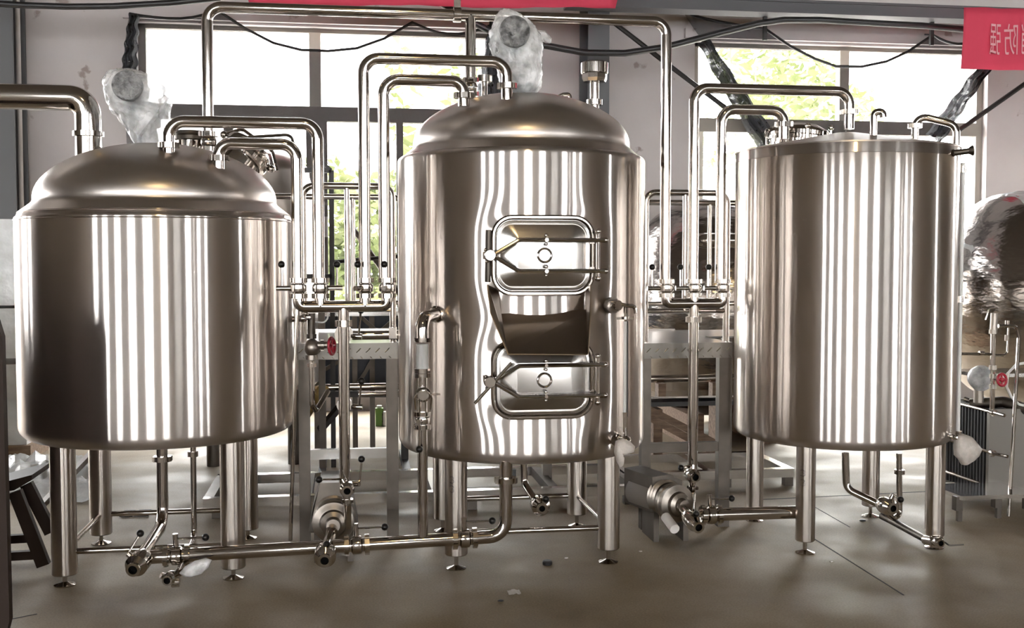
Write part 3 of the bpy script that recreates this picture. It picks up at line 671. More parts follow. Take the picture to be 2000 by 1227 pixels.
q = P(1090, 182, 5.0); MB().tube([P(1090, 188, 5.0), P(1100, 184, 5.0), P(1112, 184, 5.0), P(1114, 192, 5.0)], .008, .01, 8).build('lid_hook', 'chrome_fitting_steel', T2)
# wide exhaust duct at left
pts = run(4.80, -60, 187, ('h', 171), ('v', 262))
ex = thing('exhaust_duct', 'wide polished exhaust duct curving down onto the left tank', 'duct', pts[-1])
MB().tube(pts, .0525, .135, 28, bend=14).build('duct_pipe', 'chrome_fitting_steel', ex)
e = pts[-1]; MB().lathe([(.053, -.012), (.062, -.01), (.062, .01), (.053, .012)], e, Z3, 32).build('clamp_ring', 'chrome_fitting_steel', ex)
MB().cyl((e.x, e.y, e.z), (e.x, e.y, P(171, 330, 4.8).z), .052, n=28).build('duct_stub', 'polished_pipe_steel', ex)
# manifolds
hd = run(YM, 583, 575, ('v', 599), ('h', 756), ('v', 575))
M1 = thing('valve_manifold', 'four-valve pipe manifold between the left and middle tanks', 'manifold', hd[0], 'valve manifolds')
MB().tube(hd, .0238, .055, 18, bend=8).build('header_pipe', 'polished_pipe_steel', M1)
vz = P(600, 563, YM).z
for px, st in ((583, (-1, 0, 0)), (626, (1, 0, 0)), (713, (-.45, -.9, 0)), (756, (-.2, -1, 0))):
    x = P(px, 563, YM).x
    valve(M1, (x, YM, vz), Z3, st, Z3, .088)
    if px in (626, 713): MB().tube([(x, YM, vz - .03), (x, YM, hd[1].z)], .0238, 0, 18).build('tee_branch', 'polished_pipe_steel', M1)
dx = P(671, 600, YM).x
dz = lambda y: P(674, y, YM).z
MB().tube([(dx, YM, hd[1].z), (dx, YM, dz(958))], .0228, 0, 18).build('drop_pipe', 'polished_pipe_steel', M1)
MB().nut((dx, YM, dz(632)), Z3, .035, .026).build('union_nut', 'chrome_fitting_steel', M1)
for y, ky in ((655, 612), (795, 752)):                          # butterfly discs behind the drop pipe
    z = dz(y); rd = .038 if y < 700 else .032
    bd = MB().lathe([(0, -.02), (rd, -.02), (rd, .02), (0, .02)], (dx, YM + .08, z), Y3, 28).tube([(dx, YM + .08, z), (dx, YM + .32, z)], .022, 0, 14).build('butterfly_disc', 'cast_pump_steel', M1)
    MB().cyl((dx + .03, YM + .07, z - .008), (dx + .075, YM + .06, z - .01), .012, n=12).build('stem', 'polished_pipe_steel', bd)
    MB().tube([(dx + .062, YM + .06, z), (dx + .070, YM + .05, z + .09)], .0042, 0, 8).build('handle', 'polished_pipe_steel', bd)
    MB().sphere((dx + .071, YM + .05, z + .1), .015, 14).build('knob', 'black_plastic_knob', bd)
sp_ = run(5.0, 688, 655, ('h', 800)); pipe('short branch pipe joining the first manifold to the middle tank', sp_, .021, 0, name='branch_pipe')
tq = P(767, 650, 5.0); MB().box(tq, (.035, .05, .05)).build('tee_block', 'chrome_fitting_steel', bpy.data.objects['branch_pipe'])
hd2 = run(YN, 1301, 575, ('v', 593), ('h', 1411), ('v', 575))
M2 = thing('valve_manifold', 'three-valve pipe manifold between the middle and right tanks', 'manifold', hd2[0], 'valve manifolds')
MB().tube(hd2, .0238, .055, 18, bend=8).build('header_pipe', 'polished_pipe_steel', M2)
vz2 = P(1350, 563, YN).z
for px in (1301, 1356, 1411):
    x = P(px, 563, YN).x; valve(M2, (x, YN, vz2), Z3, (-1, 0, 0), Z3, .088)
dx2 = P(1355, 600, YN).x
MB().tube([(dx2, YN, vz2 - .03), (dx2, YN, P(1354, 935, YN).z)], .0228, 0, 18).build('drop_pipe', 'polished_pipe_steel', M2)
MB().nut((dx2, YN, P(1354, 624, YN).z), Z3, .036, .026).build('union_nut', 'chrome_fitting_steel', M2)
MB().nut((dx2, YN, P(1354, 684, YN).z), Z3, .027, .01, 4).build('collar', 'polished_pipe_steel', M2)
# open-ended outlet valves
def outlet(root, p, d, r=.027, bore=.017, L=.05, knob_at=None, stem_to=None, body=.036):
    p = Vector(p); d = Vector(d).normalized()
    o = MB().lathe([(0, -L), (body * .8, -L), (body, -L * .75), (body, -L * .3), (r * .9, -L * .15), (r * .9, -.012), (r, -.01), (r, 0), (bore, 0), (bore, -.02)], p, d, 24).build('outlet_valve', 'chrome_fitting_steel', root)
    MB().lathe([(bore, -.004), (bore, -.02), (0, -.02)], p, d, 20).build('bore', 'dark_bore', o)
    if stem_to is not None:
        b0 = p - d * L * .5; MB().cyl(b0, stem_to, .0115, n=12).build('stem', 'polished_pipe_steel', o)
        if knob_at is not None:
            MB().tube([stem_to, knob_at], .0042, 0, 8).build('handle', 'polished_pipe_steel', o); MB().sphere(knob_at, .0145, 14).build('knob', 'black_plastic_knob', o)
    elif knob_at is not None: MB().sphere(knob_at, .0145, 14).build('knob', 'black_plastic_knob', o)
    return o
outlet(M1, P(678, 960, 4.46), (0, -1, -.12), .023, .014, .07, P(623, 937, 4.44), P(668, 936, 4.50), .030)
MB().tube([(dx, YM, dz(958)), P(679, 985, YM), P(679, 1030, 4.60)], .016, .02, 12).nut(P(679, 978, YM), Z3, .026, .014, 4).build('pump_riser', 'chrome_fitting_steel', M1)
e_ = P(702, 945, 4.52); st = MB().cyl(P(686, 945, 4.54), e_, .012, n=12).build('side_stem', 'polished_pipe_steel', M1)
MB().tube([e_, P(706, 905, 4.52)], .0042, 0, 8).build('handle', 'polished_pipe_steel', st); MB().sphere(P(706, 897, 4.52), .0145, 14).build('knob', 'black_plastic_knob', st)
outlet(M2, P(1359, 933, 4.76), (.15, -1, -.1), .024, .015, .07, P(1330, 914, 4.76), P(1354, 908, 4.80), .032)
MB().tube([(dx2, YN, P(1354, 935, YN).z), P(1353, 965, 4.84), P(1352, 1000, 4.82)], .016, .02, 12).nut(P(1353, 953, 4.84), Z3, .026, .014, 4).build('pump_riser', 'chrome_fitting_steel', M2)

# pumps
def pump(c, name, label, inlet, ax=(0, 1, 0), R=.088, shroud=True):
    c = Vector(c); ax = Vector(ax).normalized(); root = thing(name, label, 'pump', (c.x, c.y, 0), 'transfer pumps on the floor')
    MB().lathe([(0, -.055), (.028, -.055), (.034, -.03), (.052, -.02), (.058, -.006), (.064, -.004), (.072, 0), (.085, .004), (R, .012), (R, .03), (R - .006, .034), (R, .04), (R, .06), (R - .01, .066), (R - .012, .09), (0, .09)], c, ax, 40).build('volute', 'cast_pump_steel', root)
    for k in range(3): MB().lathe([(R - .012, .08 + k * .022), (R - .002, .086 + k * .022), (R - .012, .095 + k * .022)], c + Z3 * .012, ax, 36).build('clamp_ring', 'cast_pump_steel', root)
    mcen = c + ax * .22
    MB().lathe([(0, -.09), (.07, -.09), (.075, -.08), (.075, .11), (.06, .13), (0, .13)], mcen, ax, 28).build('motor', 'dusty_motor_paint', root)
    if shroud:
        x, y, _ = (X3, Y3, 0); w0, w1 = .105, .055; zt_ = c.z + .205
        poly = [c + ax * .09 + X3 * -w0 + Z3 * -.06, c + ax * .09 + X3 * w0 + Z3 * -.06, c + ax * .09 + X3 * .085 + Z3 * .05, c + ax * .10 + X3 * w1 + Z3 * .15, c + ax * .10 - X3 * w1 + Z3 * .15, c + ax * .09 - X3 * .085 + Z3 * .05]
        MB().prism(poly, ax * .27).build('motor_shroud', 'frame_tube_steel', root, 0)
    for s in (-1, 1):
        MB().box((c.x + s * .07, c.y + .2, (c.z - .05) / 2), (.025, .2, max(.02, c.z - .05))).build('foot', 'frame_tube_steel', root, 0)
    MB().tube(inlet, .0235, .03, 16).build('inlet_pipe', 'chrome_fitting_steel', root)
    return root
c1 = P(651, 1022, 4.60)
pu1 = pump(c1, 'transfer_pump', 'steel-shrouded centrifugal pump under the first manifold', [c1 + Y3 * .0, P(645, 1050, 4.48), P(640, 1068, 4.40)])
c2_ = P(1324, 985, 4.72)
pu2 = pump(c2_, 'transfer_pump', 'dusty centrifugal pump under the second manifold beside the platform post', [c2_, P(1340, 1003, 4.62), P(1352, 1018, 4.55)], (-.3, 1, 0), .084, False)
MB().prism([c2_ + Vector((-.09, .1, -.06)), c2_ + Vector((.05, .1, -.06)), c2_ + Vector((.05, .1, .085)), c2_ + Vector((-.01, .1, .115)), c2_ + Vector((-.09, .1, .105))], (-.07, .24, 0)).build('motor_shroud', 'frame_tube_steel', pu2, 0)
MB().tube([P(1300, 1010, 4.66), P(1318, 1034, 4.56)], .022, 0, 14).build('rag_wrapped_end', 'paper_white', pu2)

# main floor pipe with sight-glass riser
YP = 4.36
mp_ = [P(288, 1089, YP), P(965, 1048, YP)]
zp = (mp_[0].z + mp_[1].z) / 2
zp0, zp1 = mp_[0].z, mp_[1].z
ex_ = P(988, 1040, YP).x
pth = [Vector((mp_[0].x, YP, zp0)), Vector((ex_, YP, zp1)), Vector((ex_, YP, P(988, 900, YP).z))]
MP = pipe('main floor pipe running in front of the tank legs to the middle tank', pth, .0265, .07, [(Vector((ex_, YP, P(988, 938, YP).z)), Z3)], 'floor_pipe')
pdir = (pth[1] - pth[0]).normalized()
for px, py, kx, ky in ((345, 1083, 391, 1051), (697, 1065, 750, 1034), (908, 1052, 961, 1021)):
    p = P(px, py, YP); t_ = (p.x - pth[0].x) / (pth[1].x - pth[0].x); p = pth[0].lerp(pth[1], t_)
    valve(MP, p, pdir, (-.05, 0, 1), (1, -.05, .03), .105, .040, .036, .040, .05)
tx = P(826, 1050, YP).x; tz = lambda y: P(823, y, YP).z; tb = pth[0].lerp(pth[1], (tx - pth[0].x) / (pth[1].x - pth[0].x))
RS = thing('sight_glass_riser', 'upright pipe with sight glass feeding the left front of the middle tank', 'pipe', tb)
MB().tube([tb, (tx, YP, tz(838))], .0205, 0, 18).build('lower_pipe', 'polished_pipe_steel', RS)
ey = C2.y - .345
MB().tube([(tx, YP, tz(668)), (tx, YP, tz(622)), Vector((P(850, 620, 4.47).x, 4.47, tz(617))), Vector((P(870, 620, 4.56).x, 4.56, tz(617)))], .0265, .06, 20, bend=10).build('elbow', 'polished_pipe_steel', RS)
MB().lathe([(.027, -.012), (.034, -.01), (.034, .01), (.027, .012)], Vector((P(853, 620, 4.49).x, 4.485, tz(617))), Vector((.75, .7, 0)), 24).build('weld_collar', 'polished_pipe_steel', RS)
for y in (664, 724, 733, 808, 833): MB().nut((tx, YP, tz(y)), Z3, .034, .017, 4).build('clamp', 'chrome_fitting_steel', RS)
MB().tube([(tx, YP, tz(672)), (tx, YP, tz(722))], .026, 0, 24).build('sight_glass', 'sight_glass_tube', RS)
MB().tube([(tx, YP, tz(735)), (tx, YP, tz(806))], .0205, 0, 18).build('mid_pipe', 'polished_pipe_steel', RS)
cr = Vector((tx, YP - .03, tz(768)))
MB().lathe([(0, -.03), (.022, -.03), (.03, -.022), (.03, -.006), (.02, 0), (.02, .03)], cr, Y3, 24).build('cross_port', 'chrome_fitting_steel', RS)
MB().tube([cr + Vector((-.03, -.01, -.06)), cr + Vector((-.034, -.02, -.01)), cr + Vector((0, -.035, .028)), cr + Vector((.034, -.02, -.01)), cr + Vector((.03, -.01, -.06))], .004, .02, 8).box(cr + Vector((.045, -.015, .0)), (.045, .01, .008)).build('wing_clamp', 'chrome_fitting_steel', RS)
valve(RS, (tx, YP, tz(821)), Z3, (-.35, -1, 0), (0, 0, -1), .10, .034, .030, .026, .03)
# thin cross pieces: outlets around the pumps and drains
outlet(MP, P(634, 1096, 4.20), (-.02, -1, -.18), .027, .016, .1, P(638, 1064, 4.26), P(638, 1068, 4.27), .042)
MB().tube([P(640, 1066, YP), P(636, 1084, 4.25)], .026, 0, 16).build('cross_branch', 'polished_pipe_steel', MP)
D1 = pipe('drain pipe bending forward from under the left tank to an open valve', [P(316, 858, 4.78), P(318, 1022, 4.78), P(282, 1078, 4.42), P(268, 1098, 4.30)], .0235, .08, [(P(317, 896, 4.78), Z3)], 'drain_pipe')
outlet(D1, P(259, 1114, 4.20), (-.16, -1, -.16), .027, .017, .12, P(274, 1042, 4.30), P(250, 1082, 4.27), .042)
D2 = pipe('thin sample pipe dropping from under the left tank to a small tap', [P(377, 858, 4.80), P(379, 1050, 4.80), P(366, 1078, 4.55), P(345, 1122, 4.32)], .0125, .04, [(P(377, 887, 4.80), Z3)], 'sample_pipe')
outlet(D2, P(326, 1135, 4.26), (-.15, -1, -.02), .019, .013, .07, None, P(314, 1124, 4.28), .024)
MB().nut(P(343, 1136, 4.32), X3, .022, .03, 6).tube([P(345, 1122, 4.32), P(362, 1116, 4.30), P(392, 1112, 4.32)], .013, .01, 10).build('tap_body', 'chrome_fitting_steel', D2)
D3 = pipe('drain pipe with open valve under the middle tank', [P(1023, 905, 4.72), P(1024, 945, 4.72), P(1052, 988, 4.60)], .0155, .04, (), 'drain_pipe')
outlet(D3, P(1059, 994, 4.50), (.02, -1, -.08), .025, .013, .09, P(1066, 975, 4.47), P(1057, 968, 4.54), .040)
MB().box(P(1001, 928, 4.7), (.028, .028, .05)).build('blank_stub', 'black_steel', T2, 0)
D4 = pipe('drain pipe bending right to an open valve under the right tank', [P(1651, 885, 4.75), P(1653, 955, 4.75), P(1722, 988, 4.66), P(1735, 992, 4.6)], .0165, .05, (), 'drain_pipe')
outlet(D4, P(1745, 994, 4.50), (.15, -1, -.04), .026, .015, .09, P(1759, 976, 4.48), P(1744, 966, 4.54), .038)
pipe('thin hooked pipe hanging from under the right tank', [P(1756, 885, 4.85), P(1757, 1006, 4.85), P(1745, 1013, 4.82), P(1732, 1003, 4.78)], .0135, .03, [(P(1757, 922, 4.85), Z3)], 'hooked_pipe')
D5 = pipe('low slanting pipe ending in a small open valve at the right tank front leg', [P(1722, 1008, 4.95), P(1740, 1017, 4.88), P(1812, 1056, 4.52)], .0165, .03, (), 'drain_pipe', mt='frame_tube_steel')
cvv = P(1829, 1058, 4.44); MB().tube([P(1808, 1055, 4.53), cvv], .022, 0, 14).nut(cvv, (1, -.3, 0), .026, .05, 6).build('valve_body', 'chrome_fitting_steel', D5)
outlet(D5, P(1838, 1062, 4.39), (.1, -1, 0), .018, .012, .04, None, None, .022)
MB().tube([P(1846, 1060, 4.4), P(1854, 1066, 4.38), P(1882, 1064, 4.38)], .0035, .01, 8).build('lever', 'frame_tube_steel', D5)
# right suction pipe from pump two to tank three
yy_ = 4.60; a0, a1 = P(1372, 1006, yy_), P(1580, 1000, yy_)
RP = pipe('polished suction pipe from the second pump towards the right tank leg', [a0, a1], .0285, 0, (), 'suction_pipe')
valve(RP, a0.lerp(a1, .08), a1 - a0, (-.1, 0, 1), (1, -.05, .0), .09, .042, .040, .036, .05)
outlet(RP, P(1365, 1031, 4.42), (.12, -1, -.2), .026, .016, .12, P(1360, 1004, 4.44), P(1362, 1010, 4.46), .034)
MB().tube([a0, P(1352, 1015, 4.56), P(1362, 1026, 4.46)], .026, .02, 14).build('tee_elbow', 'chrome_fitting_steel', RP)

# steam fitting with red handwheel beside tank one
q = P(608, 600, 4.80)
SV = thing('steam_valve', 'cast steam valve with red handwheel between the left tank and the drop pipe', 'valve', P(608, 690, 4.8))
zq = lambda y: P(608, y, 4.8).z
MB().tube([(q.x, 4.8, zq(612)), (q.x, 4.8, zq(660))], .017, 0, 12).nut((q.x, 4.8, zq(657)), Z3, .021, .02).build('upper_pipe', 'frame_tube_steel', SV)
MB().sphere((q.x + .002, 4.8, zq(679)), .034, 14, (1, 1, 1.15)).cyl((q.x, 4.8, zq(675)), (q.x + .07, 4.79, zq(674)), .018, .015, 14).nut((q.x + .045, 4.79, zq(674)), X3, .024, .014).nut((q.x, 4.8, zq(698)), Z3, .026, .02).build('valve_body', 'cast_pump_steel', SV)
hw = P(648, 676, 4.77); hx = Vector((.9, -.35, .05)).normalized(); fx, fy_, _ = MB().frame(hx)
ring = MB().tube([hw + fx * .036 * cos(a) + fy_ * .036 * sin(a) for a in [2 * pi * i / 16 for i in range(16)]], .0065, 0, 8, closed=True)
for i in range(5): a = 2 * pi * i / 5; ring.tube([hw, hw + fx * .036 * cos(a) + fy_ * .036 * sin(a)], .005, 0, 6)
ring.build('handwheel', 'red_enamel', SV)
MB().cyl((q.x + .06, 4.79, zq(674)), hw, .006, n=8).build('spindle', 'polished_pipe_steel', SV)
MB().nut((q.x, 4.8, zq(713)), Z3, .022, .016, 4).tube([(q.x, 4.8, zq(704)), (q.x, 4.8, zq(790)), P(617, 803, 4.84), P(640, 765, 5.1)], .012, .03, 12).build('lower_pipe', 'polished_pipe_steel', SV)
c_ = P(592, 622, 4.74); MB().sphere(c_, .018, 10).cyl(c_ + Vector((-.045, .05, -.005)), c_, .014, n=12).sphere(c_ + Vector((.012, -.008, .02)), .013, 10).tube([c_, (q.x, 4.8, zq(620))], .01, 0, 8).build('air_cock', 'chrome_fitting_steel', SV)
MB().tube([(q.x, 4.8, zq(629)), P(634, 630, 4.8), P(640, 622, 4.8), P(640, 606, 4.8)], .0035, .02, 8).build('hook_wire', 'white_pvc', SV)
tag(MB().tube([P(581, 598, 4.66), P(576, 760, 4.66), P(567, 1056, 4.72)], [.0085] * 3, 0, 10).build('thin_rod', 'polished_pipe_steel'), 'thin steel rod leaning upright along the right side of the left tank', 'rod')

# ================================================================== WRAPPED MOTORS
def wrap(sections, Y, depth, label, root_loc, seed, face, gear):
    root = thing('agitator_motor', label, 'motor', root_loc, 'plastic-wrapped agitator motors')
    # the motor inside: drum facing the hall, gear case, pedestal
    fc = P(face[0], face[1], Y - depth - .03); fr = face[2] * Y / F
    MB().lathe([(0, 0), (fr * .9, 0), (fr * .97, .003), (fr, .01), (fr, .03), (fr * .94, .036), (fr * .94, .2), (0, .2)], fc, Y3, 32).build('motor_drum', 'film_wrapped_motor', root)
    gc = P(gear[0], gear[1], Y); gb = P(gear[2], gear[3], Y)
    MB().lathe([(0, -.05), (.065, -.05), (.07, .0), (.05, .05), (0, .06)], gc, Z3, 20).tube([gc, gb], .042, 0, 20).build('gear_case', 'motor_grey_paint', root)
    MB().lathe([(0, -.03), (.062, -.03), (.062, .0), (.05, .004), (0, .004)], gb, Z3, 24).build('pedestal', 'frame_tube_steel', root)
    v, f = [], []; na = 64; rnd = Vector((seed * 3.1, seed * 1.7, 0)); rows = []
    for (y0, a0, b0), (y1, a1, b1) in zip(sections, sections[1:]):
        for k in range(5): t = k / 5; rows.append((y0 + (y1 - y0) * t, a0 + (a1 - a0) * t, b0 + (b1 - b0) * t))
    rows.append(sections[-1])
    for i, (py, xa, xb) in enumerate(rows):
        A = P(xa, py, Y); B = P(xb, py, Y); c_ = (A + B) / 2; hw = (B - A).length / 2; hd = min(depth, hw * 1.1) if i else hw
        for k in range(na):
            a = 2 * pi * k / na; q = Vector((cos(a), sin(a), 0))
            wr = 1 + .07 * noise.noise(Vector((cos(a) * 3, sin(a) * 3, i * .35)) + rnd) + .05 * abs(noise.noise(Vector((cos(a) * 9, sin(a) * 9, i * .8)) + rnd)) + .025 * sin(a * 17 + i * .7)
            v.append(c_ + Vector((cos(a) * hw * wr, sin(a) * hd * wr, .006 * noise.noise(Vector((a * 2, i, seed))))))
    for i in range(len(rows) - 1): f += [(i * na + k, i * na + (k + 1) % na, (i + 1) * na + (k + 1) % na, (i + 1) * na + k) for k in range(na)]
    f.append(tuple(range(na)))
    MB().add(v, f).build('plastic_wrap', 'clear_wrap_film', root, 80)
    return root
wm1 = wrap([(136, 228, 262), (142, 210, 285), (158, 204, 318), (180, 205, 334), (205, 210, 333), (222, 222, 331), (243, 240, 330), (262, 252, 328), (280, 262, 326), (294, 270, 322)], 4.80, .15,
     'plastic-wrapped stirrer motor on the left tank dome', P(292, 296, 4.84), 1, (247, 166, 27), (282, 225, 292, 292))
MB().tube([P(268, 262, 4.72), P(292, 225, 4.72), P(325, 190, 4.74)], [.02, .035, .012], 0, 10).build('wrap_tail', 'clear_wrap_film', wm1)
wm2 = wrap([(18, 978, 995), (26, 972, 1012), (42, 965, 1036), (62, 958, 1050), (85, 957, 1058), (105, 962, 1058), (128, 972, 1056), (150, 974, 1058), (170, 980, 1056), (186, 994, 1046)], 4.71, .10,
     'plastic-wrapped stirrer motor on the middle tank dome', P(1020, 188, 4.85), 2, (1006, 60, 30), (1016, 110, 1022, 184))
MB().tube([P(1048, 72, 4.76), P(1062, 70, 4.76), P(1072, 80, 4.76), P(1075, 84, 4.76)], [.03, .022, .016, .004], 0, 10).build('wrap_tail', 'clear_wrap_film', wm2)

# ================================================================== PLATFORMS
PF, PB = 5.05, 6.0
def platform(px0, px1, posts, py_top, label, rail_px, bal, rear_px):
    zt = P(px0 + 60, py_top, PF).z; x0, x1 = P(px0, 680, PF).x, P(px1, 680, PF).x
    root = thing('work_platform', label, 'platform', ((x0 + x1) / 2, PF, 0), 'tread-plate platforms between the tanks')
    MB().box(((x0 + x1) / 2, (PF + PB) / 2, zt - .004), (x1 - x0, PB - PF, .008)).build('deck_plate', 'white_protective_film', root, 0)
    MB().box(((x0 + x1) / 2, (PF + PB) / 2 + .21, zt - .0045), (x1 - x0 + .7, PB - PF - .42, .008)).build('deck_plate', 'white_protective_film', root, 0)
    MB().box(((x0 + x1) / 2, PB - .02, zt + .003), (x1 - x0, .012, .012)).build('deck_lip', 'mirror_sheet_steel', root, 0)
    hf = 31 * PF / F
    fa = MB().box(((x0 + x1) / 2, PF - .004, zt - hf / 2), (x1 - x0, .008, hf)).build('front_fascia', 'tread_plate_steel', root, 0)
    n = int((x1 - x0) / .043)
    for i in range(n):
        x = x0 + .022 + i * .043; a = .8
        MB().lathe([(0, -.016), (.0022, -.014), (.0034, 0), (.0022, .014), (0, .016)], (x, PF - .0085, zt - hf * .45), (sin(a), 0, cos(a)), 6).build('tread_lug', 'mirror_sheet_steel', fa)
        MB().lathe([(0, -.010), (.0025, 0), (0, .010)], (x + .014, PF - .0085, zt - hf * .90), (-sin(a), 0, cos(a)), 6).build('tread_lug', 'mirror_sheet_steel', fa)
    for x in (x0, x1):
        MB().box((x, (PF + PB) / 2, zt - hf / 2), (.008, PB - PF, hf)).build('side_fascia', 'tread_plate_steel', root, 0)
    for (a, b_) in posts:
        xa, xb = P(a, 800, PF).x, P(b_, 800, PF).x; wd = xb - xa
        MB().box(((xa + xb) / 2, PF + .03, (zt - hf) / 2), (wd, .05, zt - hf)).build('post', 'frame_tube_steel', root, 0)
    for x in (x0 - .3, x1 + .3): MB().box((x, PB - .04, zt / 2 - .006), (.05, .05, zt - .012)).build('post', 'frame_tube_steel', root, 0)
    xa, xb = P(posts[0][1], 880, PF).x, P(posts[1][0], 880, PF).x; z = P(680, 888, PF).z if px0 < 900 else P(1340, 875, PF).z
    MB().box(((xa + xb) / 2, PF + .03, z), (xb - xa, .035, .045)).build('cross_rail', 'mirror_sheet_steel' if px0 < 900 else 'frame_tube_steel', root, 0)
    # railings: front hoop and rear hoop
    for Y, (ra, rb), bx, nm in ((PF + .05, rail_px, bal[0], 'front_rail'), (PB - .04, rear_px, bal[1], 'rear_rail')):
        zr = zt + .715; A = P(ra, 400, Y).x; B = P(rb, 400, Y).x
        h = MB().tube([(A, Y, zt), (A, Y, zr), (B, Y, zr), (B, Y, zt)], .0155, .05, 14).build(nm, 'polished_pipe_steel', root)
        MB().tube([(A, Y, zt + .15), (B, Y, zt + .15)], .0125, 0, 12).build('knee_rail', 'polished_pipe_steel', h)
        x = P(bx, 450, Y).x; MB().tube([(x, Y, zt + .15), (x, Y, zr)], .0125, 0, 12).build('baluster', 'polished_pipe_steel', h)
    return root
platform(578, 776, ((583, 605), (755, 778)), 671, 'stainless tread-plate platform between the left and middle tanks', (591, 766), (678, 689), (505, 786))
platform(1257, 1429, ((1254, 1272), (1405, 1427)), 670, 'stainless tread-plate platform between the middle and right tanks', (1261, 1420), (1338, 1386), (1200, 1452))
# ladder-like base skid on the floor behind the tanks
SK = thing('base_skid', 'low stainless skid frame of square tubes on the floor behind the tanks', 'frame', (P(900, 960, 5.62).x, 5.62, 0))
xa, xb = P(396, 965, 5.6).x, P(1253, 940, 5.6).x
for Y, z in ((5.62, .075), (6.22, .075)): MB().box(((xa + xb) / 2, Y, z), (xb - xa, .05, .05)).build('long_rail', 'mirror_sheet_steel', SK, 0)
for t in (0, .22, .52, .8, 1): MB().box((xa + .025 + (xb - xa - .05) * t, 5.92, .075), (.05, .55, .05)).build('cross_tube', 'frame_tube_steel', SK, 0)
for t in (.03, .3, .6, .97):
    for Y in (5.62, 6.22): MB().box((xa + (xb - xa) * t, Y, .025), (.05, .05, .05)).build('pad', 'frame_tube_steel', SK, 0)
SK2 = thing('base_skid', 'low stainless skid frame on the floor behind the right tank', 'frame', (P(1420, 930, 5.8).x, 5.8, 0))
xa, xb = P(1215, 930, 5.95).x, P(1548, 925, 5.95).x
for Y in (5.95, 6.5): MB().box(((xa + xb) / 2, Y, .075), (xb - xa, .05, .05)).build('long_rail', 'mirror_sheet_steel', SK2, 0)
for t in (0, .5, 1): MB().box((xa + .025 + (xb - xa - .05) * t, 6.225, .075), (.05, .5, .05)).build('cross_tube', 'mirror_sheet_steel', SK2, 0)
for t in (.03, .97):
    for Y in (5.95, 6.5): MB().box((xa + (xb - xa) * t, Y, .025), (.05, .05, .05)).build('pad', 'frame_tube_steel', SK2, 0)

# ================================================================== BACKGROUND THINGS
# vertical tank behind the left tank
bc = P(497, 400, 7.3); Rb = .40
BT = thing('fermenter_tank', 'dull steel tank with dark dome standing behind the left tank', 'tank', (bc.x, 7.3, 0))
zs = P(560, 388, 7.0).z; zd0 = P(560, 342, 7.2).z; zd1 = P(500, 300, 7.3).z
MB().lathe([(0, .45), (Rb - .05, .45), (Rb, .5), (Rb, zs), (Rb - .012, zs + .005), (Rb - .05, zd0), (Rb - .05, zd0 + .02)] + [((Rb - .05) * cos(pi / 2 * i / 8), zd0 + .02 + (zd1 - zd0) * sin(pi / 2 * i / 8)) for i in range(1, 9)], (bc.x, 7.3, 0), n=64).build('shell', 'dome_steel', BT)
for sx in (-1, 1):
    for sy in (-1, 1): MB().cyl((bc.x + sx * .25, 7.3 + sy * .25, 0), (bc.x + sx * .25, 7.3 + sy * .25, .47), .04, n=16).build('leg', 'frame_tube_steel', BT)
# black steel stand with a bracket
BS = thing('black_stand', 'slim black steel stand with a bracketed arm behind the first platform', 'stand', (P(648, 500, 6.9).x, 6.9, 0))
x = P(648, 450, 6.9).x; zt = P(648, 333, 6.9).z
MB().box((x, 6.9, zt / 2), (.03, .03, zt)).build('post', 'black_steel', BS, 0)
MB().bar((x - .16, 6.9, zt), (x, 6.9, zt), .03, .03).bar((x - .1, 6.9, zt + .09), (x, 6.9, zt), .02, .02).build('arm', 'black_steel', BS, 0)
MB().bar((x - .3, 6.9, P(640, 540, 6.9).z), (x, 6.9, P(640, 540, 6.9).z), .03, .03).build('lower_arm', 'black_steel', BS, 0)
q = P(626, 443, 6.6); m = MB().box((q.x, 6.6, q.z), (.085, .12, .115)); tag(m.build('control_box', 'conduit_grey', smooth=0), 'small pale grey box mounted behind the left manifold pipes', 'box')
tag(MB().box((q.x, 6.68, q.z / 2 - .03), (.04, .04, q.z - .06)).build('box_post', 'frame_tube_steel', smooth=0), 'steel post carrying the small grey box', 'post')
pts = [(650, 512), (690, 508), (750, 503), (785, 500)]
tag(MB().tube([P(x_, y_, 6.9) for x_, y_ in pts], .012, 0, 8).build('black_cable', 'black_rubber'), 'black cable strung behind the first manifold knobs', 'cable')
tag(MB().tube([P(688, 445, 8.4), P(968, 838, 8.4)], .022, 0, 8).build('slanted_bar', 'frame_tube_steel'), 'slanted brown bar seen through the first platform railing', 'bar')
# dark blue machine in a grey steel frame behind platform one
q0, q1 = P(616, 610, 7.6), P(800, 760, 7.6)
MC = thing('framed_machine', 'dark navy machine inside a grey braced steel frame behind the first platform', 'machine', ((q0.x + q1.x) / 2, 7.9, 0))
MB().box(((q0.x + q1.x) / 2, 8.0, (q0.z + q1.z) / 2), (q1.x - q0.x, .6, q0.z - q1.z)).build('machine_body', 'navy_paint', MC, 0)
for px in (618, 693, 727, 800): x = P(px, 700, 7.55).x; MB().box((x, 7.58, (q0.z + .02) / 2), (.035, .035, q0.z + .02)).build('frame_post', 'frame_tube_steel', MC, 0)
for a, b_ in (((700, 615), (745, 655)), ((735, 655), (785, 610)), ((700, 750), (735, 690)), ((620, 730), (690, 690))): MB().bar(P(*a, 7.55), P(*b_, 7.55), .025, .025).build('frame_brace', 'frame_tube_steel', MC, 0)
MB().bar(P(618, 614, 7.55), P(800, 612, 7.55), .03, .03).build('frame_rail', 'mirror_sheet_steel', MC, 0)
